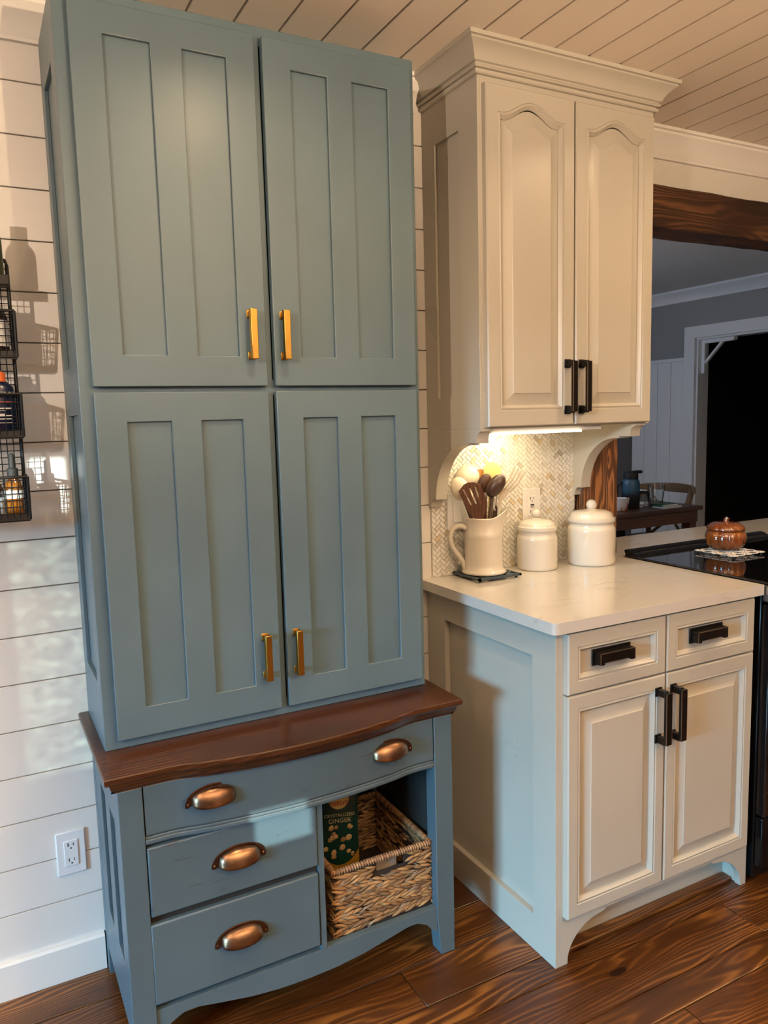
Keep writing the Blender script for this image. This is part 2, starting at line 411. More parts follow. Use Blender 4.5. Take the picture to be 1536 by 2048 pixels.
def boxobj(name, b, material, parent=None, bevel=0.0, **kw):
    bm = BM(); box(bm, *b); return obj(name, bm, material, parent, bevel, **kw)
def prism(bm, pts, axis, a, b):
    """extrude a 2-D outline along axis; pts are (u,v) in the other two axes in xyz order"""
    def P(u, v, t):
        return {'x': (t, u, v), 'y': (u, t, v), 'z': (u, v, t)}[axis]
    A = [bm.verts.new(P(u, v, a)) for u, v in pts]; B = [bm.verts.new(P(u, v, b)) for u, v in pts]
    n = len(pts)
    fa = bm.faces.new(A); fb = bm.faces.new(B[::-1])
    for i in range(n):
        bm.faces.new((A[i], B[i], B[(i + 1) % n], A[(i + 1) % n]))
    if n > 6:
        fa.normal_update(); fb.normal_update()
        bmesh.ops.triangulate(bm, faces=[fa, fb])
def plate(bm, us, vs_, holes, d0, d1, P):
    """flat frame with rectangular holes: P(u,v,d)->xyz; d0 front, d1 back"""
    us = sorted(set(us)); vs_ = sorted(set(vs_)); cache = {}
    def V(i, j, k):
        key = (i, j, k)
        if key not in cache: cache[key] = bm.verts.new(P(us[i], vs_[j], (d0, d1)[k]))
        return cache[key]
    def solid(i, j):
        if i < 0 or j < 0 or i >= len(us) - 1 or j >= len(vs_) - 1: return False
        cu = (us[i] + us[i + 1]) / 2; cv = (vs_[j] + vs_[j + 1]) / 2
        return not any(h[0] < cu < h[1] and h[2] < cv < h[3] for h in holes)
    for i in range(len(us) - 1):
        for j in range(len(vs_) - 1):
            if not solid(i, j): continue
            bm.faces.new((V(i, j, 0), V(i + 1, j, 0), V(i + 1, j + 1, 0), V(i, j + 1, 0)))
            bm.faces.new((V(i, j, 1), V(i, j + 1, 1), V(i + 1, j + 1, 1), V(i + 1, j, 1)))
            for di, dj, a, b in ((-1, 0, (i, j), (i, j + 1)), (1, 0, (i + 1, j), (i + 1, j + 1)), (0, -1, (i, j), (i + 1, j)), (0, 1, (i, j + 1), (i + 1, j + 1))):
                if not solid(i + di, j + dj):
                    bm.faces.new((V(*a, 0), V(*b, 0), V(*b, 1), V(*a, 1)))
def frame(name, x0, x1, z0, z1, holes, y0, y1, material, parent, bevel=0.0015, **kw):
    bm = BM()
    us = [x0, x1] + [h[0] for h in holes] + [h[1] for h in holes]
    vv = [z0, z1] + [h[2] for h in holes] + [h[3] for h in holes]
    plate(bm, us, vv, holes, y0, y1, lambda u, v, d: (u, d, v))
    return obj(name, bm, material, parent, bevel, **kw)
def frame_x(name, y0, y1, z0, z1, holes, x0, x1, material, parent, bevel=0.0015, **kw):
    bm = BM()
    us = [y0, y1] + [h[0] for h in holes] + [h[1] for h in holes]
    vv = [z0, z1] + [h[2] for h in holes] + [h[3] for h in holes]
    plate(bm, us, vv, holes, x0, x1, lambda u, v, d: (d, u, v))
    return obj(name, bm, material, parent, bevel, **kw)
def lathe(bm, prof, c, seg=40, sx=1.0, sy=1.0, fn=None, cap=True, rot=0.0):
    rings = []
    for r, z in prof:
        ring = []
        for k in range(seg):
            a = 2 * PI * k / seg + rot
            rr = r if fn is None else fn(r, z, a)
            ring.append(bm.verts.new((c[0] + rr * math.cos(a) * sx, c[1] + rr * math.sin(a) * sy, c[2] + z)))
        rings.append(ring)
    for A, B in zip(rings, rings[1:]):
        for k in range(seg):
            bm.faces.new((A[k], A[(k + 1) % seg], B[(k + 1) % seg], B[k]))
    if cap:
        if prof[0][0] > 1e-5: bm.faces.new(rings[0][::-1])
        if prof[-1][0] > 1e-5: bm.faces.new(rings[-1])
    return rings
def tube(bm, pts, r, seg=10, closed=False, flat=None):
    """swept round bar; r is a number or a list; flat=(su,sv) scales the section"""
    pts = [Vector(p) for p in pts]; n = len(pts)
    rs = r if isinstance(r, (list, tuple)) else [r] * n
    rings = []; up = None
    for i, p in enumerate(pts):
        if closed: t = pts[(i + 1) % n] - pts[i - 1]
        else: t = pts[min(i + 1, n - 1)] - pts[max(i - 1, 0)]
        t.normalize()
        if up is None:
            up = Vector((0, 0, 1)) if abs(t.z) < 0.9 else Vector((1, 0, 0))
        s = t.cross(up).normalized(); up = s.cross(t).normalized()
        fu, fv = flat if flat else (1, 1)
        rings.append([bm.verts.new(p + (s * math.cos(2 * PI * k / seg) * fu + up * math.sin(2 * PI * k / seg) * fv) * rs[i]) for k in range(seg)])
    rng = range(n) if closed else range(n - 1)
    for i in rng:
        A, B = rings[i], rings[(i + 1) % n]
        for k in range(seg): bm.faces.new((A[k], A[(k + 1) % seg], B[(k + 1) % seg], B[k]))
    if not closed:
        bm.faces.new(rings[0][::-1]); bm.faces.new(rings[-1])
def wire(bm, a, b, r):
    """thin square wire between two points"""
    tube(bm, [a, b], r, 4)
def msweep(bm, path, prof, side=1):
    """sweep a moulding profile [(out, z)] along an open 2-D path with mitred corners"""
    n = len(path); path = [Vector(p) for p in path]; nor = []
    for i in range(n - 1):
        d = (path[i + 1] - path[i]).normalized(); nor.append(Vector((d.y, -d.x)) * side)
    rows = []
    for i in range(n):
        if i == 0: mv = nor[0]
        elif i == n - 1: mv = nor[-1]
        else:
            mv = (nor[i - 1] + nor[i]); mv = mv / mv.dot(nor[i])
        rows.append([bm.verts.new((path[i].x + mv.x * o, path[i].y + mv.y * o, z)) for o, z in prof])
    for A, B in zip(rows, rows[1:]):
        for k in range(len(prof)):
            k2 = (k + 1) % len(prof)
            bm.faces.new((A[k], A[k2], B[k2], B[k]))
    bm.faces.new(rows[0]); bm.faces.new(rows[-1][::-1])
def text(name, s, size, loc, right, up, material, parent, extrude=0.0003, align='CENTER', stretch=1.0):
    cu = bpy.data.curves.new(name, 'FONT'); cu.body = s; cu.size = size; cu.align_x = align; cu.align_y = 'CENTER'
    cu.extrude = extrude; cu.resolution_u = 3
    t = bpy.data.objects.new(name, cu); COL.objects.link(t)
    dg = bpy.context.evaluated_depsgraph_get()
    me = bpy.data.meshes.new_from_object(t.evaluated_get(dg))
    bpy.data.objects.remove(t); bpy.data.curves.remove(cu)
    r = Vector(right).normalized(); u = Vector(up).normalized(); nn = r.cross(u)
    mm = Matrix.Identity(4)
    for i in range(3): mm[i][0] = r[i] * stretch; mm[i][1] = u[i]; mm[i][2] = nn[i]; mm[i][3] = loc[i]
    me.transform(mm)
    me.materials.clear()
    return obj_me(name, me, material, parent, smooth=False)

# raised / recessed panel door built from nested outlines
def outline(x0, x1, z0, z1, arch=0.0, n=14):
    pts = []
    for i in range(4): pts.append((x0 + (x1 - x0) * i / 4, z0))
    for i in range(4): pts.append((x1, z0 + (z1 - z0) * i / 4))
    for i in range(2 * n):
        t = 1 - 2 * i / (2 * n)                       # +1 (right) .. -1 (left)
        s = 0.0
        if arch: s = arch * (0.5 * (1 + math.cos(PI * min(1, abs(t) / 0.86)))) ** 0.85
        pts.append(((x0 + x1) / 2 + t * (x1 - x0) / 2, z1 + s))
    for i in range(4): pts.append((x0, z1 + (z0 - z1) * i / 4))
    return pts
def loft_door(name, x0, x1, z0, z1, inner, arch, yf, yb, profile, raised, material, parent):
    """profile: (inset, y) loops from the frame's inner edge; raised: loops of the panel sub-part"""
    ix0, ix1, iz0, iz1 = inner
    bm = BM(); loops = []
    def add(bm_, pts, y): return [bm_.verts.new((u, y, v)) for u, v in pts]
    loops.append(add(bm, outline(x0, x1, z0, z1), yb))
    loops.append(add(bm, outline(x0, x1, z0, z1), yf + 0.004))
    e = 0.003
    loops.append(add(bm, outline(x0 + e, x1 - e, z0 + e, z1 - e), yf))
    for ins, y in profile:
        loops.append(add(bm, outline(ix0 + ins, ix1 - ins, iz0 + ins, iz1 - ins, arch), y))
    for A, B in zip(loops, loops[1:]):
        for k in range(len(A)):
            k2 = (k + 1) % len(A); bm.faces.new((A[k], A[k2], B[k2], B[k]))
    bm.faces.new(loops[0][::-1])
    d = obj(name, bm, material, parent, sharp=25)
    bm = BM(); loops = []
    for ins, y in raised:
        loops.append(add(bm, outline(ix0 + ins, ix1 - ins, iz0 + ins, iz1 - ins, arch * (1 - min(0.35, ins * 6))), y))
    for A, B in zip(loops, loops[1:]):
        for k in range(len(A)):
            k2 = (k + 1) % len(A); bm.faces.new((A[k], A[k2], B[k2], B[k]))
    f = bm.faces.new(loops[-1]); f.normal_update(); bmesh.ops.triangulate(bm, faces=[f])
    obj('raised_panel', bm, material, d, sharp=20)
    return d

# ================================================================== THE SETTING
# ---- floor with planks
floor = boxobj('floor', (-4.1, 4.2, -4.2, 0.14, -0.06, -0.012), M['rubber'], structure=True)
edges = [0.0, -0.13, -0.27, -0.411, -0.548, -0.630, -0.771, -0.853, -0.992, -1.13, -1.21, -1.35, -1.49]
while edges[-1] > -4.2: edges.append(edges[-1] - 0.14)
random.seed(11)
joint = {3: [0.967], 5: [1.9], 4: [2.3], 2: [1.5], 6: [1.15], 1: [0.5]}
for k in range(len(edges) - 1):
    cuts = [-4.0] + joint.get(k, [random.uniform(-1.5, -0.2), random.uniform(0.3, 2.6)]) + [4.2]
    for a, b in zip(cuts, cuts[1:]):
        boxobj('plank', (a + 0.0008, b - 0.0008, edges[k + 1] + 0.0017, edges[k] - 0.0017, -0.012, random.uniform(-0.0006, 0.0)), M['floor'], floor, bevel=0.0012, seg=1)
# ---- ceiling with planks running away from the camera
ceiling = boxobj('ceiling', (-4.1, 4.35, -4.35, 0.14, CEIL_Z + 0.012, CEIL_Z + 0.06), M['dark_gap'], structure=True)
PITCH_C = 0.1143
x = 0.627 - PITCH_C * 40
first = None
while x < 4.2:
    if first is None:
        first = boxobj('plank', (x + 0.0012, x + PITCH_C - 0.0012, -4.2, 0.0, CEIL_Z, CEIL_Z + 0.012), M['ceiling'], ceiling, bevel=0.0022, seg=1); x_first = x
    else: inst(first, 'plank', (x - x_first, 0, 0), ceiling)
    x += PITCH_C
# ---- back wall with shiplap
wall_back = boxobj('wall_back', (-4.1, 1.93, 0.012, 0.14, 0, CEIL_Z), M['dark_gap'], structure=True)
PITCH_W = 0.11645
z = 0.4423 - PITCH_W * 3
first = None; z = 0.093
while z < CEIL_Z - 0.02:
    if first is None:
        z = 0.4423 - PITCH_W * 3
        first = boxobj('plank', (-4.0, 1.90, 0.0, 0.012, z + 0.0011, z + PITCH_W - 0.0011), M['white'], wall_back, bevel=0.0012, seg=1); z_first = z
    else: inst(first, 'plank', (0, 0, z - z_first), wall_back)
    z += PITCH_W
boxobj('wall_header', (1.93, 4.2, 0.0, 0.14, 2.18, CEIL_Z), M['white_flat'], structure=True)
boxobj('wall_peninsula', (2.06, 4.2, 0.02, 0.20, 0.0, 0.882), M['white_flat'], structure=True)
# ---- left wall with window openings, rear and right walls (behind / beside the camera)
holes = [(-3.15, -1.55, 0.55, 1.95)]
frame_x('wall_left', -4.2, 0.012, 0, CEIL_Z + 0.012, holes, -4.0, -4.1, M['far_wall'], None, 0, structure=True)
def window_frame(name, h, x, t=0.035, bars=1):
    bm = BM(); y0, y1, z0, z1 = h
    for b in ((y0, y1, z0, z0 + t), (y0, y1, z1 - t, z1), (y0, y0 + t, z0 + t, z1 - t), (y1 - t, y1, z0 + t, z1 - t)):
        box(bm, x - 0.05, x, b[0], b[1], b[2], b[3])
    return obj(name, bm, M['trim'], None, 0.002, structure=True)
window_frame('window_1', holes[0], -3.98)
def mottle_pane():
    mt = bpy.data.materials.new('sun_mottle_mask'); mt.use_nodes = True
    nt = mt.node_tree; nt.nodes.remove(nt.nodes['Principled BSDF'])
    tr = nt.nodes.new('ShaderNodeBsdfTransparent'); co = coords(nt, (6, 1, 9), False)
    n = N(nt, 'ShaderNodeTexNoise'); n.inputs['Scale'].default_value = 6.5; n.inputs['Detail'].default_value = 8; n.inputs['Roughness'].default_value = 0.65; n.inputs['Distortion'].default_value = 1.0
    nt.links.new(co, n.inputs['Vector'])
    r = ramp(nt, n.outputs['Fac'], [(0.34, (0.05, 0.055, 0.05)), (0.5, (0.20, 0.22, 0.20)), (0.66, (0.50, 0.55, 0.50))])
    nt.links.new(r.outputs[0], tr.inputs[0]); nt.links.new(tr.outputs[0], nt.nodes['Material Output'].inputs[0])
    return mt
bm = BM(); box(bm, -3.13, -2.82, -4.215, -4.211, 1.36, 1.99)
obj('sun_mottle_pane', bm, mottle_pane(), None, structure=True, merge=False)  # added unseen pane, patterned to mottle the sun patch on the shiplap
sun_holes = [(-3.01, -2.83, 1.385, 1.985), (-2.95, -2.85, 2.045, 2.18), (-2.26, -2.10, 1.20, 1.305)]  # openings added and shaped to throw the sun patches
frame('wall_rear', -4.1, 4.2, 0, CEIL_Z + 0.012, sun_holes, -4.2, -4.23, M['far_wall'], None, 0, structure=True)
boxobj('wall_right', (4.2, 4.32, -4.2, 0.14, 0, CEIL_Z + 0.012), M['far_wall'], structure=True)
# ---- skirting and crown mouldings
bm = BM(); prism(bm, [(-0.016, 0), (0.0, 0), (0.0, 0.096), (-0.010, 0.096), (-0.016, 0.090)], 'x', -4.0, 0.31)
obj('baseboard_back', bm, M['trim'], None, structure=True)
bm = BM(); prism(bm, [(-0.016, 0), (0.0, 0), (0.0, 0.096), (-0.010, 0.096), (-0.016, 0.090)], 'x', 1.14, 1.314)
obj('baseboard_back', bm, M['trim'], None, structure=True)
CROWN = [(0.0, 2.272), (-0.012, 2.272), (-0.012, 2.280), (-0.016, 2.288), (-0.020, 2.300), (-0.030, 2.318), (-0.044, 2.334), (-0.052, 2.342), (-0.052, 2.350), (-0.060, 2.352), (-0.060, CEIL_Z), (0.0, CEIL_Z)]
bm = BM(); prism(bm, CROWN, 'x', -4.0, 1.30)
obj('trim_1', bm, M['trim'], None, structure=True, sharp=20)
bm = BM(); prism(bm, CROWN, 'x', 1.99, 4.2)
obj('trim_2', bm, M['trim'], None, structure=True, sharp=20)
# ---- rough beam and post lining the opening
def hewn(name, b, material, axis, nseg=46):
    bm = BM(); box(bm, *b)
    ax = 'xyz'.index(axis); lo, hi = (b[0], b[1]) if ax == 0 else (b[4], b[5])
    for k in range(1, nseg):
        c = [0, 0, 0]; c[ax] = lo + (hi - lo) * k / nseg; nrm = [0, 0, 0]; nrm[ax] = 1
        bmesh.ops.bisect_plane(bm, geom=bm.verts[:] + bm.edges[:] + bm.faces[:], plane_co=c, plane_no=nrm)
    for v in bm.verts:
        d = noise.noise_vector(v.co * 9) * 0.0035; d[ax] = 0; v.co += d
    return obj(name, bm, material, None, 0.003, structure=True)
hewn('trim_3', (1.93, 4.2, -0.022, 0.115, 2.040, 2.181), M['beam'], 'x')
hewn('trim_4', (1.925, 2.085, -0.022, 0.115, 0.914, 2.040), M['post'], 'z')

# ---- dining room beyond the opening
boxobj('floor_dining', (0.9, 6.6, 0.14, 3.1, -0.06, 0.0), M['floor'], structure=True)
boxobj('ceiling_dining', (0.9, 5.4, 0.14, 3.1, 2.362, 2.42), M['white_flat'], structure=True)
frame_x('wall_dining_right', 0.14, 3.1, 0, 2.362, [(1.30, 2.333, -0.01, 1.972)], 5.25, 5.37, M['dining_wall'], None, 0, structure=True)
boxobj('wall_dining_back', (0.9, 5.25, 3.0, 3.1, 0, 2.362), M['dining_grey'], structure=True)
boxobj('wall_dining_left', (0.9, 1.0, 0.14, 3.0, 0, 2.362), M['dining_grey'], structure=True)
bm = BM(); prism(bm, [(5.25, 2.268), (5.238, 2.268), (5.236, 2.285), (5.205, 2.325), (5.180, 2.345), (5.180, 2.362), (5.25, 2.362)][::-1] and [(5.25, 2.268), (5.238, 2.268), (5.236, 2.285), (5.205, 2.325), (5.180, 2.345), (5.180, 2.362), (5.25, 2.362)], 'y', 0.14, 3.0)
obj('trim_5', bm, M['wainscot'], None, structure=True)
# wainscot boards and cap left of the doorway
wains = boxobj('trim_6', (5.225, 5.25, 2.436, 3.0, 1.800, 1.828), M['wainscot'], None, 0.002, structure=True)
yb = 2.437
first = None
while yb < 2.99:
    if first is None:
        first = boxobj('panel', (5.236, 5.25, yb + 0.001, yb + 0.138, 0.0, 1.80), M['wainscot'], wains, 0.002, seg=1); y_first = yb
    else: inst(first, 'panel', (0, yb - y_first, 0), wains)
    yb += 0.14
# doorway casing, dark room behind it
bm = BM()
plate(bm, [1.20, 2.436, 1.30, 2.333], [0, 2.064, 1.972], [(1.30, 2.333, -1, 1.972)], 5.222, 5.25, lambda u, v, d: (d, u, v))
dr = obj('door_1', bm, M['wainscot'], None, 0.002, structure=True)
boxobj('door_jamb', (5.25, 5.37, 2.318, 2.333, 0, 1.972), M['wainscot'], dr)
boxobj('door_jamb', (5.25, 5.37, 1.30, 1.315, 0, 1.972), M['wainscot'], dr)
boxobj('door_head', (5.25, 5.37, 1.315, 2.318, 1.957, 1.972), M['wainscot'], dr)
br = BM()
prism(br, [(2.318, 1.957), (2.318, 1.70), (2.305, 1.69), (2.288, 1.70), (2.288, 1.927), (2.03, 1.927), (2.015, 1.940), (2.022, 1.957)], 'x', 5.285, 5.325)
prism(br, [(2.290, 1.790), (2.290, 1.765), (2.125, 1.925), (2.150, 1.930)], 'x', 5.292, 5.318)
obj('door_bracket', br, M['wainscot'], dr, 0.002)
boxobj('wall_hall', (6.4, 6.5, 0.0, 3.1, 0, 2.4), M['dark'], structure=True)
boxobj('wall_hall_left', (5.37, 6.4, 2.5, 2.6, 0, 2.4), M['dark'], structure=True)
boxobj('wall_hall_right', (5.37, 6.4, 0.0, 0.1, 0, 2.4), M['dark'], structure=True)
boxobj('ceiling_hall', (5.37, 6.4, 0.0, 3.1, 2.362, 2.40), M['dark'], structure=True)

# ---- recessed ceiling cans
can0 = None
CAN_LABELS = ['recessed ceiling light left of the blue cupboard', 'recessed ceiling light in front of the blue cupboard', 'recessed ceiling light in front of the greige wall cabinet', 'recessed ceiling light in front of the rough beam', 'recessed ceiling light behind the camera, left of three', 'recessed ceiling light behind the camera, middle of three', 'recessed ceiling light behind the camera, right of three']
for k, (cx, cy) in enumerate(CANS):
    if can0 is None:
        can0 = thing('ceiling_light', CAN_LABELS[0], 'light', (cx, cy, CEIL_Z), 'recessed ceiling lights')
        bm = BM(); lathe(bm, [(0.050, -0.001), (0.078, -0.001), (0.082, -0.004), (0.080, -0.006), (0.052, -0.004), (0.050, -0.001)], (cx, cy, CEIL_Z), 32, cap=False)
        tr0 = obj('trim_ring', bm, M['trim'], can0)
        bm = BM(); lathe(bm, [(0.001, -0.0025), (0.050, -0.0025), (0.050, -0.001)], (cx, cy, CEIL_Z), 32)
        le0 = obj('lens', bm, M['bulb'], can0); root = can0
    else:
        root = can0.copy(); COL.objects.link(root); root['label'] = CAN_LABELS[k]; root.location = (cx, cy, CEIL_Z); WL[root] = Vector((cx, cy, CEIL_Z))
        for ch in (tr0, le0):
            c = ch.copy(); COL.objects.link(c); c.parent = root
    lt = light('can_lamp', 'AREA', (cx, cy, CEIL_Z - 0.012), CAN_POWER, WARM, aim=(0, 0, -1), shape='DISK', size=0.10)
    lt.data.spread = math.radians(150)

# ---- open-bowl pendant and added ceiling fill: the bowl shades everything below its rim, the bulb lights walls and ceiling
for px_, py_, pz_, pw_, pr_, lab_ in PENDANTS:
    pn = thing('pendant_light', lab_, 'light', (px_, py_, pz_ - 0.10), 'open bowl pendants')
    up_ = 0.0 if pz_ > 1.7 else 0.068                # the added second bowl is deeper, to fill only the ceiling
    bm = BM(); lathe(bm, [(0.0, -0.100), (0.05, -0.096), (0.10, -0.080), (0.14, -0.056), (0.16, -0.038 + up_), (0.157, -0.037 + up_), (0.137, -0.054), (0.098, -0.077), (0.05, -0.092), (0.0, -0.096)], (px_, py_, pz_), 48, cap=False)
    obj('bowl_shade', bm, M['black_metal'], pn)
    bm = BM()
    for k in range(3):
        a = 2 * PI * k / 3 + 0.4; tube(bm, [(px_ + 0.15 * math.cos(a), py_ + 0.15 * math.sin(a), pz_ - 0.04), (px_, py_, pz_ + 0.2)], 0.002, 6)
    tube(bm, [(px_, py_, pz_ + 0.2), (px_, py_, CEIL_Z)], 0.004, 8)
    obj('hanging_stem', bm, M['black_metal'], pn, merge=False)
    light('pendant_bulb', 'POINT', (px_, py_, pz_), pw_, (1.0, 0.79, 0.60) if pz_ > 1.7 else (1.0, 0.72, 0.45), shadow_soft_size=pr_)

# ================================================================== BLUE UPPER CUPBOARD
HX0, HX1, HY = 0.312, 1.133, -0.287
cup = thing('wall_cupboard', 'tall blue distressed four-door cupboard standing on the dark wood sideboard top', 'cupboard', (0.7225, -0.15, 0.695))
DZ = [(1.490, 2.250), (0.720, 1.478)]
DX = [(0.338, 0.7195), (0.7385, 1.1145)]
# face frame, sides, top, back, bottom: each a board
frame('face_frame', HX0, HX1, 0.695, 2.276, [(0.352, 0.7205, 0.735, 1.470), (0.7375, 1.10, 0.735, 1.470), (0.352, 0.7205, 1.505, 2.235), (0.7375, 1.10, 1.505, 2.235)], HY, HY + 0.02, M['blue'], cup, 0.0015)
sh = [(-0.213, -0.052, 1.537, 2.158), (-0.232, -0.062, 0.838, 1.433)]
bm = BM(); plate(bm, [HY + 0.02, -0.004] + [c for h in sh for c in h[:2]], [0.695, 2.276] + [c for h in sh for c in h[2:]], sh, HX0, HX0 + 0.009, lambda u, v, d: (d, u, v))
sd = obj('side_panel', bm, M['blue'], cup, 0.001)
boxobj('recessed_board', (HX0 + 0.009, HX0 + 0.018, HY + 0.02, -0.004, 0.695, 2.276), M['blue_panel'], sd)
boxobj('side_panel', (HX1 - 0.018, HX1, HY + 0.02, -0.004, 0.695, 2.276), M['blue'], cup, 0.001)
boxobj('top_board', (HX0 + 0.018, HX1 - 0.018, HY + 0.02, -0.004, 2.258, 2.276), M['blue'], cup)
boxobj('shelf', (HX0 + 0.018, HX1 - 0.018, HY + 0.02, -0.006, 1.476, 1.494), M['cavity'], cup)
boxobj('bottom_board', (HX0 + 0.018, HX1 - 0.018, HY + 0.02, -0.004, 0.695, 0.713), M['blue'], cup)
boxobj('back_board', (HX0 + 0.018, HX1 - 0.018, -0.006, -0.002, 0.713, 2.258), M['cavity'], cup)
PANX = [[(0.402, 0.4955), (0.561, 0.656)], [(0.804, 0.893), (0.9565, 1.0515)]]
PANZ = [(1.556, 2.190), (0.787, 1.415)]
YD = HY - 0.0195
def gold_handle(xc, z0, z1, parent):
    bm = BM()
    for zz in (z0, z1 - 0.014):
        box(bm, xc - 0.0085, xc + 0.0085, YD - 0.003, YD, zz - 0.002, zz + 0.016)
        box(bm, xc - 0.0055, xc + 0.0055, YD - 0.024, YD - 0.003, zz + 0.001, zz + 0.013)
    pr_ = [(-0.0095, 0), (0.0095, 0), (0.0075, -0.009), (-0.0075, -0.009)]
    A = [bm.verts.new((xc + u, YD - 0.021 + v, z0 - 0.002)) for u, v in pr_]; B = [bm.verts.new((xc + u, YD - 0.021 + v, z1 + 0.002)) for u, v in pr_]
    for i in range(4): bm.faces.new((A[i], A[(i + 1) % 4], B[(i + 1) % 4], B[i]))
    bm.faces.new(A); bm.faces.new(B)
    obj('handle', bm, M['gold'], parent, 0.0012, label='brass bar handle')
for r, (z0, z1) in enumerate(DZ):
    for c, (x0, x1) in enumerate(DX):
        hs = [(a, b, PANZ[r][0], PANZ[r][1]) for a, b in PANX[c]]
        d = frame('door', x0, x1, z0, z1, hs, YD, YD + 0.0085, M['blue'], cup, 0.0016)
        for h in hs:
            boxobj('recessed_panel', (h[0] - 0.012, h[1] + 0.012, YD + 0.0085, YD + 0.0145, h[2] - 0.012, h[3] + 0.012), M['blue_panel'], d)
        boxobj('door_back', (x0 + 0.001, x1 - 0.001, YD + 0.0145, YD + 0.019, z0 + 0.001, z1 - 0.001), M['blue_panel'], d)
        gold_handle((0.683, 0.7615)[c], (1.551, 0.803)[r], (1.657, 0.909)[r], d)

# ================================================================== BLUE BOW-FRONT SIDEBOARD
sb = thing('sideboard', 'low blue distressed bow-front sideboard with dark wood top and open basket cubby', 'sideboard', (0.7235, -0.22, 0.0))
LY = -0.412
def bow(x, amp):
    d = abs(x - 0.722) / 0.305
    if d >= 1: return 0.0
    f = 1 - d * d
    s = min(1, (1 - d) / 0.22); s = s * s * (3 - 2 * s)
    return amp * f * (0.35 + 0.65 * s)
def bowed(bm, x0, x1, yfront, yback, z0, z1, amp, n=40):
    """board whose front follows the bow"""
    rows = []
    for i in range(n + 1):
        x_ = x0 + (x1 - x0) * i / n; yf = yfront - bow(x_, amp)
        rows.append([bm.verts.new((x_, yf, z0)), bm.verts.new((x_, yf, z1)), bm.verts.new((x_, yback, z1)), bm.verts.new((x_, yback, z0))])
    for A, B in zip(rows, rows[1:]):
        for k in range(4): bm.faces.new((A[k], A[(k + 1) % 4], B[(k + 1) % 4], B[k]))
    bm.faces.new(rows[0]); bm.faces.new(rows[-1][::-1])
def bow_profile(bm, prof, x0, x1, amp, yback, n=60):
    """top board: profile [(out, z)] runs along the bowed front and returns square down both ends"""
    path = [(x0, yback)]
    for i in range(n + 1):
        x_ = x0 + (x1 - x0) * i / n; path.append((x_, -0.432 - bow(x_, amp)))
    path.append((x1, yback))
    P2 = [Vector(p) for p in path]; cnt = len(P2); nor = []
    for i in range(cnt - 1):
        d = (P2[i + 1] - P2[i]).normalized(); nor.append(Vector((d.y, -d.x)) if True else None)
    cols = []
    for i in range(cnt):
        if i == 0: mv = nor[0]
        elif i == cnt - 1: mv = nor[-1]
        else: mv = nor[i - 1] + nor[i]; mv = mv / max(0.3, mv.dot(nor[i]))
        cols.append([bm.verts.new((P2[i].x + mv.x * o, P2[i].y + mv.y * o, z_)) for o, z_ in prof])
    for A, B in zip(cols, cols[1:]):
        for k in range(len(prof) - 1): bm.faces.new((A[k], A[k + 1], B[k + 1], B[k]))
    f1 = bm.faces.new([c[0] for c in cols]); f2 = bm.faces.new([c[-1] for c in cols][::-1])
    bm.faces.new(cols[0] ); bm.faces.new(cols[-1])
    f1.normal_update(); f2.normal_update()
    bmesh.ops.triangulate(bm, faces=[f1, f2])
bm = BM()
bow_profile(bm, [(-0.006, 0.695), (-0.002, 0.6945), (0.0, 0.692), (0.0, 0.682), (-0.002, 0.679), (-0.009, 0.677), (-0.011, 0.672), (-0.014, 0.662), (-0.021, 0.656), (-0.021, 0.653)], 0.288, 1.157, 0.044, 0.0 - 0.004)
obj('wood_top', bm, M['top_wood'], sb, sharp=28, label='dark stained wood top with bowed front edge')
def leg(x0, x1, y0, y1, inner):
    bm = BM()
    v = box(bm, x0, x1, y0, y1, 0.0, 0.653)
    for q in v:
        if q.co.z < 0.01 and abs(q.co.x - (x1 if inner > 0 else x0)) < 1e-4: q.co.x -= 0.010 * inner
    bmesh.ops.bisect_plane(bm, geom=bm.verts[:] + bm.edges[:] + bm.faces[:], plane_co=(0, 0, 0.10), plane_no=(0, 0, 1))
    for q in bm.verts:
        if abs(q.co.z - 0.10) < 1e-4: q.co.x = min(max(q.co.x, x0), x1); 
    for q in bm.verts:
        if abs(q.co.z - 0.10) < 1e-4 and abs(q.co.x - ((x1 + x0) / 2)) > 0.01: q.co.x = x1 if q.co.x > (x0 + x1) / 2 else x0
    return obj('leg', bm, M['blue_shaded'], sb, 0.0018)
leg(0.313, 0.364, LY, LY + 0.045, 1); leg(1.083, 1.135, LY, LY + 0.045, -1)
leg(0.313, 0.364, -0.045, -0.004, 1); leg(1.083, 1.135, -0.045, -0.004, -1)
# left and right sides with recessed panels
hs = [(-0.345, -0.268, 0.228, 0.560), (-0.205, -0.130, 0.228, 0.560)]
bm = BM(); plate(bm, [LY + 0.045, -0.045] + [c for h in hs for c in h[:2]], [0.075, 0.653] + [c for h in hs for c in h[2:]], hs, 0.3135, 0.3215, lambda u, v, d: (d, u, v))
s1 = obj('side_panel', bm, M['blue_shaded'], sb, 0.001)
boxobj('recessed_board', (0.3215, 0.328, LY + 0.045, -0.045, 0.075, 0.653), M['blue_shaded'], s1)
boxobj('side_panel', (1.117, 1.1345, LY + 0.045, -0.045, 0.075, 0.653), M['blue_shaded'], sb, 0.001)
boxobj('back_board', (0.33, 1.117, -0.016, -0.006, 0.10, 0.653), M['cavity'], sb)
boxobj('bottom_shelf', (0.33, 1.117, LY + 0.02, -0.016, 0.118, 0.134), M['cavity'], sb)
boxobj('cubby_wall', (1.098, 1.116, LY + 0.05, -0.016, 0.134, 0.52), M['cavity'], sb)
boxobj('drawer_rail', (0.364, 0.755, LY + 0.012, LY + 0.03, 0.333, 0.356), M['cavity'], sb)
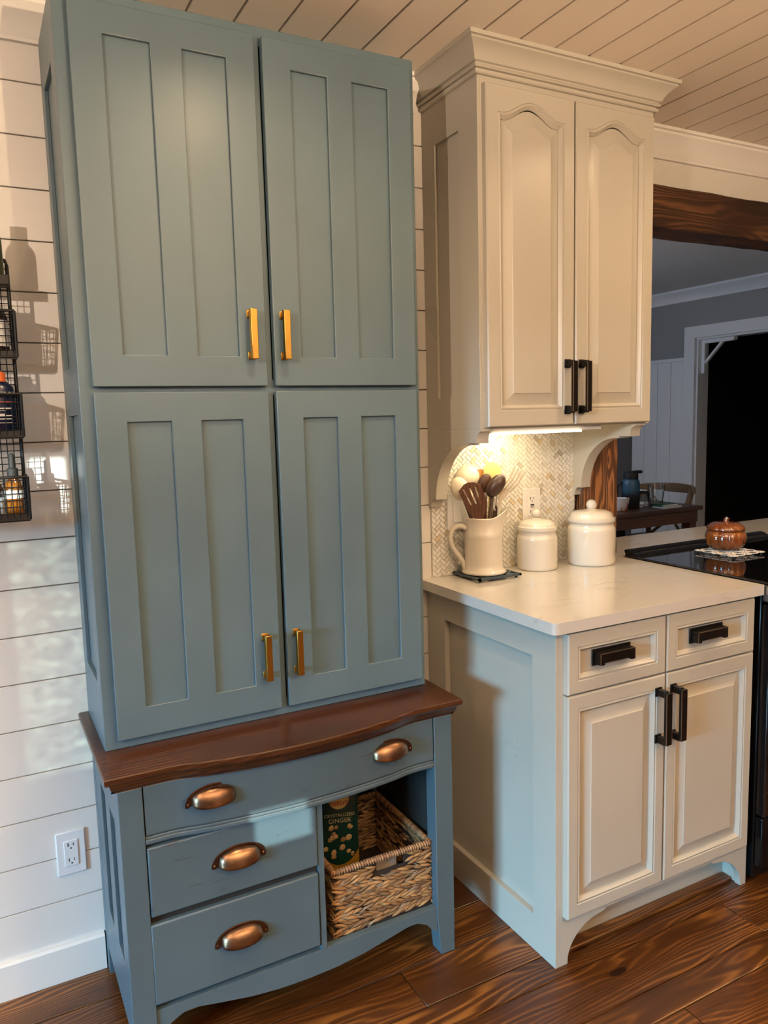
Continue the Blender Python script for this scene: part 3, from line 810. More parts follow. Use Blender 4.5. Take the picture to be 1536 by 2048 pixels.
boxobj('divider', (0.7555, 0.7705, LY + 0.002, -0.016, 0.134, 0.522), M['blue_shaded'], sb, 0.0012)
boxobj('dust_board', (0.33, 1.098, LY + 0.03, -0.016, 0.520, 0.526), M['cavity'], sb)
bm = BM(); bowed(bm, 0.364, 1.083, LY + 0.004, LY + 0.03, 0.653, 0.660, 0.020); obj('top_rail', bm, M['blue_shaded'], sb)
# bead moulding under the bowed drawer
bm = BM()
tubep = []
for z0_, z1_, out in ((0.5385, 0.5415, -0.001), (0.533, 0.5385, 0.003), (0.5245, 0.533, 0.0065), (0.520, 0.5245, 0.002)):
    bowed(bm, 0.365, 1.082, LY + 0.006 - out, LY + 0.03, z0_, z1_, 0.030)
obj('bead_moulding', bm, M['blue_shaded'], sb, 0.0012, merge=False)
# bracket-shaped apron
ap = []
def apron_z(x_):
    t = abs(x_ - 0.7235) / 0.36
    pts = [(0, 0.075), (0.2, 0.077), (0.4, 0.085), (0.6, 0.099), (0.76, 0.111), (0.84, 0.110), (0.92, 0.095), (0.965, 0.074), (1.0, 0.071)]
    for (a, za), (b, zb) in zip(pts, pts[1:]):
        if a <= t <= b:
            s = (t - a) / (b - a); return za + (zb - za) * s
    return 0.071
xs = [0.364 + 0.719 * i / 48 for i in range(49)]
bm = BM(); prism(bm, [(x_, apron_z(x_)) for x_ in xs] + [(1.083, 0.1365), (0.364, 0.1365)], 'y', LY + 0.004, LY + 0.022)
obj('apron', bm, M['blue_shaded'], sb, 0.0012)
# cup pulls
def cup_pull(xc, zc, yf, parent, wd=0.126, ht=0.030):
    hw = 0.5 * wd * 0.74                       # the hood stops short of the screw tabs
    bm = BM(); nu, nv = 24, 9; grid = []
    for i in range(nu + 1):
        a = PI * i / nu; row = []
        sa = max(0.0, math.sin(a))
        for j in range(nv + 1):
            b = (PI / 2) * j / nv
            drop = -0.009 * sa ** 0.9
            top = ht * sa ** 0.62
            row.append(bm.verts.new((xc - hw * math.cos(a), yf - 0.0025 - 0.024 * sa ** 0.7 * math.sin(b) ** 0.85, zc + drop + (top - drop) * math.cos(b) ** 0.9)))
        grid.append(row)
    for i in range(nu):
        for j in range(nv): bm.faces.new((grid[i][j], grid[i + 1][j], grid[i + 1][j + 1], grid[i][j + 1]))
    p = obj('cup_pull', bm, M['copper'], parent, sharp=180, label='aged copper cup pull')
    so = p.modifiers.new('thick', 'SOLIDIFY'); so.thickness = 0.0016; so.offset = 1
    bm = BM(); pts = []
    for i in range(29):
        a = PI * i / 28; pts.append((xc - 0.5 * wd * math.cos(a), zc - 0.001 + (ht + 0.007) * math.sin(a) ** 0.95))
    pts += [(xc + 0.5 * wd * 0.99, zc - 0.006), (xc + 0.5 * wd * 0.88, zc - 0.008), (xc + 0.5 * wd * 0.74, zc - 0.002), (xc - 0.5 * wd * 0.74, zc - 0.002), (xc - 0.5 * wd * 0.88, zc - 0.008), (xc - 0.5 * wd * 0.99, zc - 0.006)]
    prism(bm, pts, 'y', yf - 0.0025, yf)
    bp_ = obj('back_plate', bm, M['copper_dark'], p, 0.0006)
    for sx in (-1, 1):
        bm = BM(); bmesh.ops.create_icosphere(bm, subdivisions=1, radius=0.0028, matrix=Matrix.Translation((xc + sx * 0.5 * wd * 0.9, yf - 0.0028, zc + 0.001)))
        o_ = obj('screw', bm, M['copper'], parent); 
bm = BM(); bowed(bm, 0.3665, 1.0805, LY + 0.002, LY + 0.022, 0.5425, 0.652, 0.030)
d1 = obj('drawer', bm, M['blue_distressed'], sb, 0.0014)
cup_pull(0.510, 0.596, LY + 0.002 - bow(0.510, 0.030), d1); cup_pull(0.947, 0.596, LY + 0.002 - bow(0.947, 0.030), d1)
d2 = boxobj('drawer', (0.366, 0.7545, LY - 0.001, LY + 0.018, 0.356, 0.514), M['blue_distressed'], sb, 0.0035)
cup_pull(0.563, 0.433, LY - 0.001, d2)
d3 = boxobj('drawer', (0.363, 0.7535, LY - 0.001, LY + 0.018, 0.151, 0.338), M['blue_shaded'], sb, 0.0035)
cup_pull(0.560, 0.243, LY - 0.001, d3)

# ================================================================== WOVEN BASKET AND ITS CONTENTS
bk = thing('woven_basket', 'woven water-hyacinth basket with handle slot, pulled forward in the sideboard cubby', 'basket', (0.935, -0.25, 0.135))
random.seed(5)
def spindle(bm, c, d, ln, r, seg=6, flatn=None):
    d = Vector(d).normalized(); up = Vector((0, 0, 1)) if abs(d.z) < 0.9 else Vector((1, 0, 0))
    s = d.cross(up).normalized(); u = s.cross(d)
    c = Vector(c); rings = []
    for t, k in ((-0.5, 0.25), (-0.22, 0.85), (0.08, 1.0), (0.33, 0.72), (0.5, 0.2)):
        rings.append([bm.verts.new(c + d * ln * t + (s * math.cos(2 * PI * q / seg) + u * math.sin(2 * PI * q / seg)) * r * k) for q in range(seg)])
    for A, B in zip(rings, rings[1:]):
        for q in range(seg): bm.faces.new((A[q], A[(q + 1) % seg], B[(q + 1) % seg], B[q]))
    bm.faces.new(rings[0][::-1]); bm.faces.new(rings[-1])
BX0, BX1, BYF, BYB, BZ0, BZ1 = 0.804, 1.080, -0.384, -0.075, 0.1375, 0.306
SLOT = (0.924, 1.003, 0.270, 0.300)
def weave_wall(bm, rf, p0, p1, inward, slot=None):
    p0 = Vector(p0); p1 = Vector(p1); L = (p1 - p0).length; d = (p1 - p0) / L
    rows = 15; rh = (BZ1 - BZ0 - 0.008) / rows
    for r in range(rows):
        zc = BZ0 + rh * (r + 0.5)
        x_ = 0.0; tw = 1 if (r // 2) % 2 == 0 else -1
        while x_ < L + 0.004:
            step = random.uniform(0.017, 0.023)
            q = p0 + d * min(max(x_, 0.013), L - 0.013)
            zz = zc + random.uniform(-0.0015, 0.0015) + 0.004 * math.sin(q.x * 14 + r * 0.35)
            if slot and slot[0] - 0.010 < q.x < slot[1] + 0.010 and slot[2] - 0.004 < zz < slot[3] + 0.01: x_ += step; continue
            dr_ = Vector((d.x, d.y, 0.30 * tw + random.uniform(-0.1, 0.1)))
            off = inward * random.uniform(-0.002, 0.0015)
            if random.random() < 0.84:
                spindle(bm, (q.x + off.x, q.y + off.y, zz), dr_, random.uniform(0.030, 0.042), rh * random.uniform(0.40, 0.56))
            else:
                for e in range(3):
                    spindle(rf, (q.x - inward.x * 0.003 + off.x, q.y - inward.y * 0.003 + off.y, zz + (e - 1) * 0.003), dr_ + Vector((0, 0, random.uniform(-0.3, 0.3))), random.uniform(0.02, 0.035), 0.0011, 4)
            x_ += step
bm = BM(); rf = BM()
weave_wall(bm, rf, (BX0, BYF, 0), (BX1, BYF, 0), Vector((0, 1, 0)), SLOT)
weave_wall(bm, rf, (BX0, BYF, 0), (BX0, BYB, 0), Vector((1, 0, 0)))
weave_wall(bm, rf, (BX1, BYF, 0), (BX1, BYB, 0), Vector((-1, 0, 0)))
weave_wall(bm, rf, (BX0, BYB, 0), (BX1, BYB, 0), Vector((0, -1, 0)))
obj('weave', bm, M['weave'], bk, stuff=True, recalc=False, merge=False, sharp=60)
obj('raffia_strand', rf, M['raffia'], bk, stuff=True, recalc=False, merge=False)
bm = BM()
plate(bm, [BX0, BX1, SLOT[0], SLOT[1]], [BZ0, BZ1 - 0.006, SLOT[2], SLOT[3]], [SLOT], BYF + 0.004, BYF + 0.007, lambda u, v, d: (u, d, v))
box(bm, BX0 - 0.001, BX0 + 0.001, BYF, BYB, BZ0, BZ1 - 0.006); box(bm, BX1 - 0.001, BX1 + 0.001, BYF, BYB, BZ0, BZ1 - 0.006)
box(bm, BX0, BX1, BYB - 0.001, BYB + 0.001, BZ0, BZ1 - 0.006); box(bm, BX0, BX1, BYF, BYB, BZ0 - 0.003, BZ0 + 0.002)
obj('shade_backing', bm, flat('basket_shade', (0.018, 0.011, 0.007), 0.9), bk, merge=False)  # added backing sheets, coloured dark for the shade inside the basket
bm = BM()
def rim(p0, p1):
    p0 = Vector(p0); p1 = Vector(p1); L = (p1 - p0).length; d = (p1 - p0) / L; k = 0.0
    tube(bm, [p0, p1], 0.0052, 8)
    while k < L:
        c = p0 + d * k
        n_ = Vector((-d.y, d.x, 0))
        pts = [c + d * (0.0035 * (a / 8 - 0.5)) + (n_ * math.cos(2 * PI * a / 8) + Vector((0, 0, 1)) * math.sin(2 * PI * a / 8)) * 0.0062 for a in range(8)]
        tube(bm, pts, random.uniform(0.0022, 0.0030), 5, closed=True)
        k += random.uniform(0.0062, 0.0078)
rim((BX0, BYF, BZ1), (BX1, BYF, BZ1)); rim((BX0, BYF, BZ1), (BX0, BYB, BZ1)); rim((BX1, BYF, BZ1), (BX1, BYB, BZ1)); rim((BX0, BYB, BZ1), (BX1, BYB, BZ1))
obj('wrapped_rim', bm, M['weave_rim'], bk, recalc=False, merge=False, sharp=60)
# taupe paper packet lying just inside the slot
bm = BM(); prism(bm, [(BYF + 0.024, BZ0 + 0.004), (BYF + 0.060, BZ0 + 0.004), (BYF + 0.046, 0.287), (BYF + 0.026, 0.289)], 'x', 0.905, 0.995)
tag(obj('paper_packet', bm, M['taupe'], None, 0.003), 'plain taupe paper packet seen through the basket handle slot', 'packet')
# foil pouch of ginger
pg = thing('snack_pouch', 'dark green foil pouch of crystallized ginger standing in the woven basket', 'pouch', (0.875, -0.235, BZ0))
PC = Vector((0.894, -0.215, 0)); PRT = Vector((0.96, -0.28, 0)).normalized(); PNR = Vector((-PRT.y, PRT.x, 0)) * -1
def pouch_pt(u, z_, side):
    zz = (z_ - BZ0) / 0.33; wd = 0.058 * (1.0 - 0.05 * math.sin(PI * zz))
    dp = 0.026 * max(0.0, (1 - zz)) ** 0.6 * math.cos(u * PI / 2) ** 0.6 + 0.0008
    p = PC + PRT * (u * wd) + PNR * (dp * side); p.z = z_
    return p
bm = BM(); g = {}
for s in (1, -1):
    for i in range(13):
        for j in range(13): g[s, i, j] = bm.verts.new(pouch_pt(i / 6 - 1, BZ0 + 0.002 + 0.326 * j / 12, s))
    for i in range(12):
        for j in range(12): bm.faces.new((g[s, i, j], g[s, i + 1, j], g[s, i + 1, j + 1], g[s, i, j + 1]))
for i in range(12): bm.faces.new((g[1, i, 0], g[1, i + 1, 0], g[-1, i + 1, 0], g[-1, i, 0])); bm.faces.new((g[1, i, 12], g[1, i + 1, 12], g[-1, i + 1, 12], g[-1, i, 12]))
for j in range(12): bm.faces.new((g[1, 0, j], g[1, 0, j + 1], g[-1, 0, j + 1], g[-1, 0, j])); bm.faces.new((g[1, 12, j], g[1, 12, j + 1], g[-1, 12, j + 1], g[-1, 12, j]))
pbody = obj('pouch_body', bm, M['pouch'], pg, sharp=180)
def on_pouch(u, z_, out): 
    p = pouch_pt(u, z_, 1) + PNR * out; return p
text('print_lettering', 'CRYSTALLIZED', 0.0122, on_pouch(0.05, 0.362, 0.0035), PRT, (0, 0, 1), M['text_gold'], pbody)
text('print_lettering', 'GINGER', 0.0168, on_pouch(0.05, 0.347, 0.0035), PRT, (0, 0, 1), M['text_gold'], pbody)
bm = BM(); bmesh.ops.create_circle(bm, cap_ends=True, segments=32, radius=0.027)
mm = Matrix.Identity(4)
for i in range(3): mm[i][0] = PRT[i]; mm[i][1] = (0, 0, 1)[i]; mm[i][2] = PNR[i]; mm[i][3] = on_pouch(0.05, 0.404, 0.003)[i]
bm.transform(mm); obj('print_roundel', bm, M['logo_cream'], pbody)
text('print_lettering', "REED'S", 0.0165, on_pouch(0.05, 0.394, 0.0042), PRT, (0, 0, 1), M['logo_red'], pbody)
bm = BM()
for k in range(16):
    p = on_pouch(random.uniform(-0.7, 0.75), random.uniform(0.245, 0.335), 0.001)
    b2 = bmesh.ops.create_icosphere(bm, subdivisions=1, radius=random.uniform(0.007, 0.012), matrix=Matrix.Translation(p) @ Matrix.Diagonal((1, 0.3, random.uniform(0.6, 1.0), 1)))
obj('ginger_print', bm, M['ginger'], pbody, smooth=False, merge=False, stuff=True)
bm = BM(); g = {}
for i in range(13):
    u = i / 6 - 1
    for j, z_ in enumerate((0.145, 0.19, 0.225 + 0.03 * u * u)): g[i, j] = bm.verts.new(on_pouch(u * 0.98, z_, 0.0012))
for i in range(12):
    for j in range(2): bm.faces.new((g[i, j], g[i + 1, j], g[i + 1, j + 1], g[i, j + 1]))
obj('yellow_band', bm, M['pouch_yellow'], pbody)

# ================================================================== GREIGE BASE CABINET
bc = thing('base_cabinet', 'greige base cabinet with two drawers over two raised-panel doors, under the quartz counter', 'cabinet', (1.68, -0.3, 0))
CX0, CX1, CY = 1.316, 2.044, -0.602
ph = [(-0.512, -0.10, 0.100, 0.803)]
bm = BM(); plate(bm, [CY, -0.004, -0.512, -0.10], [0, 0.884, 0.100, 0.803], ph, CX0, CX0 + 0.017, lambda u, v, d: (d, u, v))
sp = obj('side_panel', bm, M['greige'], bc, 0.0008)
boxobj('recessed_board', (CX0 + 0.017, CX0 + 0.024, CY + 0.02, -0.004, 0.0, 0.884), M['greige'], sp)
bm = BM()
# face frame and bracket feet as one outline
fp = [(CX0 + 0.017, 0.884), (CX0 + 0.017, 0.0), (CX0 + 0.040, 0.0)]
for k in range(1, 13):
    a = (PI / 2) * k / 12; fp.append((CX0 + 0.040 + 0.125 * (1 - math.cos(a)), 0.10 * math.sin(a) + 0.005))
fp.append((CX0 + 0.172, 0.112)); fp.append((CX1 - 0.150, 0.112))
for k in range(12, 0, -1):
    a = (PI / 2) * k / 12; fp.append((CX1 - 0.024 - 0.118 * (1 - math.cos(a)), 0.10 * math.sin(a) + 0.005))
fp += [(CX1 - 0.024, 0.0), (CX1, 0.0), (CX1, 0.884)]
prism(bm, fp, 'y', CY, CY + 0.019)
obj('face_frame', bm, M['greige'], bc, 0.0008)
boxobj('toe_kick', (CX0 + 0.024, CX1, -0.535, -0.520, 0.0, 0.112), M['greige'], bc)
boxobj('side_panel', (CX1 - 0.018, CX1, CY + 0.019, -0.004, 0.0, 0.884), M['greige'], bc)
boxobj('shoe_strip', (CX0 + 0.05, CX1 - 0.03, -0.574, -0.536, 0.0, 0.011), M['floor'], bc, 0.003)
YB = -0.621
def black_bar(xc, z0, z1, yf, parent, depth=0.034, wd=0.020):
    bm = BM()
    for zz in (z0, z1):
        box(bm, xc - 0.011, xc + 0.011, yf - 0.004, yf, zz - 0.012, zz + 0.012)
        box(bm, xc - 0.0075, xc + 0.0075, yf - depth + 0.004, yf - 0.004, zz - 0.009, zz + 0.009)
    box(bm, xc - wd / 2, xc + wd / 2, yf - depth - 0.006, yf - depth + 0.004, z0 - 0.006, z1 + 0.006)
    h = obj('handle', bm, M['black_metal'], parent, 0.0012, label='black bar handle with worn edges')
    bm = BM()
    for sx in (-1, 1): box(bm, xc + sx * (wd / 2 - 0.0006), xc + sx * (wd / 2 + 0.0004), yf - depth - 0.0062, yf - depth - 0.0046, z0 - 0.005, z1 + 0.005)
    obj('worn_edge', bm, M['black_edge'], h)
PROF = [(0.0, YB), (0.0015, YB + 0.0025), (0.007, YB + 0.0005), (0.011, YB + 0.006), (0.015, YB + 0.010), (0.015, YB + 0.0135)]
RAIS = [(0.0145, YB + 0.0135), (0.018, YB + 0.0135), (0.046, YB + 0.0035), (0.0475, YB + 0.002), (0.050, YB + 0.002)]
FLAT = [(0.0145, YB + 0.012), (0.02, YB + 0.0115)]
DR = [(1.340, 1.6705), (1.6765, 2.022)]
for i, (a, b) in enumerate(DR):
    zt = 0.7245
    d = loft_door('drawer', a, b, zt, 0.8775, (a + 0.030, b - 0.030, zt + 0.032, 0.8775 - 0.034), 0, YB, CY, PROF, FLAT, M['greige'], bc)
    xc = (1.4855, 1.831)[i]
    bm = BM(); zc = 0.806
    box(bm, xc - 0.064, xc + 0.064, YB + 0.005, YB + 0.009, zc - 0.021, zc + 0.021)
    box(bm, xc - 0.058, xc + 0.058, YB - 0.016, YB + 0.006, zc + 0.004, zc + 0.014)
    box(bm, xc - 0.058, xc + 0.058, YB - 0.018, YB - 0.013, zc - 0.010, zc + 0.014)
    for sx in (-1, 1): box(bm, xc + sx * 0.051 - 0.007, xc + sx * 0.051 + 0.007, YB - 0.0182, YB + 0.006, zc - 0.016, zc + 0.004)
    h = obj('cup_pull', bm, M['black_metal'], d, 0.001, merge=False, label='black rectangular cup pull with worn edges')
    bm = BM(); box(bm, xc - 0.057, xc + 0.057, YB - 0.0186, YB - 0.0172, zc + 0.0128, zc + 0.0142); box(bm, xc - 0.0586, xc - 0.0576, YB - 0.0186, YB - 0.0172, zc - 0.015, zc + 0.013)
    obj('worn_edge', bm, M['black_edge'], h, merge=False)
for i, (a, b) in enumerate(((1.340, 1.6715), (1.6775, 2.022))):
    d = loft_door('door', a, b, 0.135, 0.7205, (a + 0.030, b - 0.030, 0.168, 0.686), 0, YB, CY, PROF, RAIS, M['greige'], bc)
    black_bar((1.644, 1.699)[i], 0.550, 0.678, YB, d)

# ================================================================== COUNTERTOP
bm = BM()
cpts = [(1.2916, 0.0)]
for k in range(7):
    a = PI + (PI / 2) * k / 6; cpts.append((1.2916 + 0.014 + 0.014 * math.cos(a), -0.6267 + 0.014 + 0.014 * math.sin(a)))
cpts += [(2.051, -0.6267), (2.051, -0.085), (2.812, -0.085), (2.812, -0.6267), (4.19, -0.6267), (4.19, 0.236), (2.086, 0.236), (2.086, -0.0225), (1.922, -0.0225), (1.922, 0.0)]
prism(bm, cpts, 'z', 0.884, 0.914)
tag(obj('countertop', bm, M['quartz'], None, 0.0035), 'cream veined quartz worktop running from the canisters round behind the black range', 'countertop')
# cabinet right of the range (only its presence behind the range matters)
boxobj('wall_counter_base', (2.83, 4.15, -0.59, -0.004, 0.0, 0.882), M['greige'], structure=True)

# ================================================================== HERRINGBONE BACKSPLASH
bsp = boxobj('wall_backsplash', (1.334, 1.905, -0.0045, 0.0, 0.914, 1.373), M['grout'], structure=True)
TW = 0.01185; c45 = math.cos(PI / 4)
def clip(poly, x0, x1, z0, z1):
    for ax, val, sg in ((0, x0, 1), (0, x1, -1), (1, z0, 1), (1, z1, -1)):
        out = []
        for i in range(len(poly)):
            p, q = poly[i - 1], poly[i]; dp = (p[ax] - val) * sg; dq = (q[ax] - val) * sg
            if (dp >= 0) != (dq >= 0):
                t = dp / (dp - dq); out.append((p[0] + (q[0] - p[0]) * t, p[1] + (q[1] - p[1]) * t))
            if dq >= 0: out.append(q)
        poly = out
        if len(poly) < 3: return []
    return poly
tiles = []
g_ = 0.055
for j in range(-60, 60):
    for i in range(-90, 90):
        for vert in (0, 1):
            ox, oz = i + 4 * j, i
            r_ = (ox + g_, ox + 2 - g_, oz + g_, oz + 1 - g_) if not vert else (ox + 2 + g_, ox + 3 - g_, oz - 1 + g_, oz + 1 - g_)
            cxm = (r_[0] + r_[1]) / 2; czm = (r_[2] + r_[3]) / 2
            X = 1.62 + (cxm - czm) * c45 * TW; Z = 1.14 + (cxm + czm) * c45 * TW
            if not (1.31 < X < 1.93 and 0.89 < Z < 1.40): continue
            q = [(1.62 + (a - b) * c45 * TW, 1.14 + (a + b) * c45 * TW) for a, b in ((r_[0], r_[2]), (r_[1], r_[2]), (r_[1], r_[3]), (r_[0], r_[3]))]
            poly = clip(q, 1.3345, 1.9045, 0.9145, 1.3725)
            if len(poly) >= 3: tiles.append((X, Z, poly, len(poly) == 4 and all(abs(u[0] - v[0]) < 1e-9 and abs(u[1] - v[1]) < 1e-9 for u, v in zip(sorted(poly), sorted(q)))))
def tile_bm(bm, poly, th=0.0028):
    cx_ = sum(p[0] for p in poly) / len(poly); cz_ = sum(p[1] for p in poly) / len(poly)
    A = [bm.verts.new((u, -0.0045, v)) for u, v in poly]
    B = [bm.verts.new((u, -0.0045 - th * 0.7, v)) for u, v in poly]
    C_ = [bm.verts.new((cx_ + (u - cx_) * 0.93, -0.0045 - th, cz_ + (v - cz_) * 0.93)) for u, v in poly]
    n = len(poly)
    for i in range(n):
        k = (i + 1) % n
        bm.faces.new((A[i], A[k], B[k], B[i])); bm.faces.new((B[i], B[k], C_[k], C_[i]))
    bm.faces.new(C_)
camp = Vector((0.108, -2.022, 1.41))
def hidden(X, Z):
    return (Z < 1.11 and 1.46 < X < 1.60) or (Z < 1.20 and 1.40 < X < 1.60) or (Z < 1.06 and 1.68 < X < 1.80) or (Z < 1.08 and 1.86 < X < 1.91) or (Z > 1.33 and X < 1.46) or (1.68 < X < 1.76 and 1.06 < Z < 1.17) or (1.39 < X < 1.45)
full = sorted([t for t in tiles if t[3] and not hidden(t[0], t[1])], key=lambda t: (Vector((t[0], 0, t[1])) - camp).length)
single = full[:280]; ids = {id(t) for t in single}
bm = BM()
for t in tiles:
    if id(t) not in ids: tile_bm(bm, t[2])
obj('tile_field', bm, M['tile'], bsp, stuff=True, merge=False, smooth=False)
proto = {}
for X, Z, poly, _ in single:
    ori = 0 if (poly[1][0] - poly[0][0]) * (poly[1][1] - poly[0][1]) > 0 else 1
    ln = math.hypot(poly[1][0] - poly[0][0], poly[1][1] - poly[0][1]) > TW * 1.2
    key = (ori, ln)
    if key not in proto:
        bm = BM(); tile_bm(bm, poly); proto[key] = (obj('tile', bm, M['tile'], bsp, smooth=False), X, Z)
    else: 
        s0, X0, Z0 = proto[key]; inst(s0, 'tile', (X - X0, 0, Z - Z0), bsp)

# ================================================================== GREIGE UPPER CABINET
uc = thing('upper_cabinet', 'greige wall cabinet with two arched raised-panel doors, crown moulding and corbels', 'cabinet', (1.64, -0.15, 1.372))
UX0, UX1, UY, UZ0, UZ1 = 1.328, 1.958, -0.2805, 1.372, 2.30
uh = [(-0.19, -0.068, 1.462, 2.172)]
bm = BM(); plate(bm, [UY, -0.002, -0.19, -0.068], [UZ0, UZ1, 1.462, 2.172], uh, UX0, UX0 + 0.008, lambda u, v, d: (d, u, v))
us = obj('side_panel', bm, M['greige'], uc, 0.0008)
boxobj('recessed_board', (UX0 + 0.008, UX0 + 0.016, UY + 0.005, -0.002, UZ0, UZ1), M['greige'], us)
boxobj('side_panel', (UX1 - 0.016, UX1, UY + 0.019, -0.002, UZ0, UZ1), M['greige'], uc)
boxobj('face_frame', (UX0 + 0.008, UX1, UY, UY + 0.019, UZ0, UZ1), M['greige'], uc, 0.0008)
boxobj('bottom_board', (UX0 + 0.016, UX1 - 0.016, UY + 0.019, -0.002, UZ0, UZ0 + 0.016), M['greige'], uc)
boxobj('top_board', (UX0 + 0.016, UX1 - 0.016, UY + 0.019, -0.002, UZ1 - 0.016, UZ1), M['greige'], uc)
YU = UY - 0.0195
pu = [(i, y - YB + YU) for i, y in PROF]; ru = [(i, y - YB + YU) for i, y in RAIS]
for i, (a, b) in enumerate(((1.342, 1.6405), (1.6465, 1.944))):
    d = loft_door('door', a, b, 1.377, 2.260, (a + 0.038, b - 0.036, 1.420, 2.193), 0.036, YU, UY, pu, ru, M['greige'], uc)
    black_bar((1.6145, 1.6665)[i], 1.419, 1.549, YU, d, 0.030, 0.016)
bm = BM()
cp = [(0.0, 2.281), (0.007, 2.281), (0.010, 2.284), (0.010, 2.289), (0.006, 2.291), (0.006, 2.294), (0.013, 2.295), (0.016, 2.299), (0.013, 2.303), (0.011, 2.304), (0.011, 2.307), (0.017, 2.309), (0.021, 2.318), (0.028, 2.329), (0.039, 2.340), (0.048, 2.345), (0.048, 2.350), (0.055, 2.351), (0.055, 2.3615), (0.0, 2.3615)]
msweep(bm, [(UX0, -0.004), (UX0, UY), (UX1, UY), (UX1, -0.004)], cp, side=1)
obj('crown_moulding', bm, M['greige'], uc, sharp=20)
def corbel(x0, x1, parent):
    pts = [(-0.002, 1.372), (-0.284, 1.372), (-0.284, 1.366)]
    for k in range(1, 6):
        a = (PI / 2) * k / 5; pts.append((-0.284 + 0.022 * math.sin(a), 1.366 - 0.021 * (1 - math.cos(a)) ))
    pts += [(-0.262, 1.333), (-0.216, 1.333), (-0.216, 1.327)]
    for k in range(0, 17):
        a = (PI / 2) * k / 16; pts.append((-0.198 + 0.154 * math.sin(a), 1.160 + 0.167 * math.cos(a)))
    pts += [(-0.030, 1.160)]
    for k in range(1, 5):
        a = (PI / 2) * k / 4; pts.append((-0.030 + 0.016 * math.sin(a), 1.160 - 0.026 * (1 - math.cos(a))))
    pts += [(-0.010, 1.132), (-0.002, 1.132)]
    bm = BM(); prism(bm, pts, 'x', x0, x1)
    return obj('corbel', bm, M['greige'], parent, 0.001)
corbel(UX0, UX0 + 0.040, uc); corbel(1.899, 1.941, uc)
# LED bar under the cabinet
lb = thing('under_cabinet_light', 'slim glowing light bar under the greige wall cabinet', 'light', (1.56, -0.235, 1.356))
boxobj('housing', (1.372, 1.78, -0.262, -0.225, 1.359, 1.3715), M['trim'], lb, 0.001)
boxobj('diffuser', (1.378, 1.70, -0.266, -0.229, 1.3545, 1.359), M['led'], lb)
led = light('led_lamp', 'AREA', (1.54, -0.15, 1.352), 1.3, (1.0, 0.78, 0.45), aim=(0, 0.45, -1), shape='RECTANGLE', size=0.34, size_y=0.02)
light('led_spot', 'POINT', (1.55, -0.06, 1.335), 0.85, (1.0, 0.82, 0.5), shadow_soft_size=0.02)

# ================================================================== OUTLETS
def outlet_plate(name, label, xc, zc, yf, wd, ht, kind):
    t = thing(name, label, 'outlet', (xc, yf, zc - ht / 2), None)
    bm = BM(); box(bm, xc - wd / 2, xc + wd / 2, yf - 0.006, yf, zc - ht / 2, zc + ht / 2)
    obj('cover_plate', bm, M['plastic'], t, 0.003, 3)
    rc = boxobj('receptacle', (xc - 0.0165, xc + 0.0165, yf - 0.0085, yf - 0.004, zc - 0.0335, zc + 0.0335), M['plastic'], t, 0.001)
    for s in (-1, 1):
        zz = zc + s * (0.020 if kind == 'plain' else 0.022)
        boxobj('slot', (xc - 0.0075, xc - 0.0052, yf - 0.0088, yf - 0.008, zz - 0.001, zz + 0.008), M['slot'], rc)
        boxobj('slot', (xc + 0.0052, xc + 0.0070, yf - 0.0088, yf - 0.008, zz, zz + 0.007), M['slot'], rc)
        bm = BM(); bmesh.ops.create_icosphere(bm, subdivisions=1, radius=0.0026, matrix=Matrix.Translation((xc, yf - 0.0084, zz - 0.006)) @ Matrix.Diagonal((1, 0.2, 1, 1)))
        obj('ground_hole', bm, M['slot'], rc)
    if kind == 'gfci':
        boxobj('button', (xc - 0.007, xc + 0.007, yf - 0.0095, yf - 0.008, zc + 0.0012, zc + 0.006), M['slot'], rc)
        boxobj('button', (xc - 0.007, xc + 0.007, yf - 0.0095, yf - 0.008, zc - 0.006, zc - 0.0012), flat('grey_button', (0.25, 0.24, 0.23)), rc)
    for s in (-1, 1):
        bm = BM(); bmesh.ops.create_icosphere(bm, subdivisions=1, radius=0.0028, matrix=Matrix.Translation((xc, yf - 0.006, zc + s * (ht / 2 - 0.010))) @ Matrix.Diagonal((1, 0.4, 1, 1)))
        obj('screw', bm, M['plastic'], t)
    return t
outlet_plate('wall_outlet', 'white two-socket outlet on the shiplap low beside the blue sideboard', 0.2463, 0.3345, 0.0, 0.070, 0.115, 'plain')
outlet_plate('wall_outlet', 'white outlet with test buttons on the herringbone tile above the canisters', 1.716, 1.110, -0.0073, 0.072, 0.116, 'gfci')
t = thing('light_switch', 'white switch plate on the tile, half hidden behind the utensil pitcher', 'switch', (1.422, -0.0073, 1.06))
bm = BM(); box(bm, 1.387, 1.460, -0.0135, -0.0073, 1.056, 1.172); obj('cover_plate', bm, M['plastic'], t, 0.003, 3)
boxobj('rocker', (1.407, 1.440, -0.0165, -0.012, 1.081, 1.147), M['plastic'], t, 0.001)

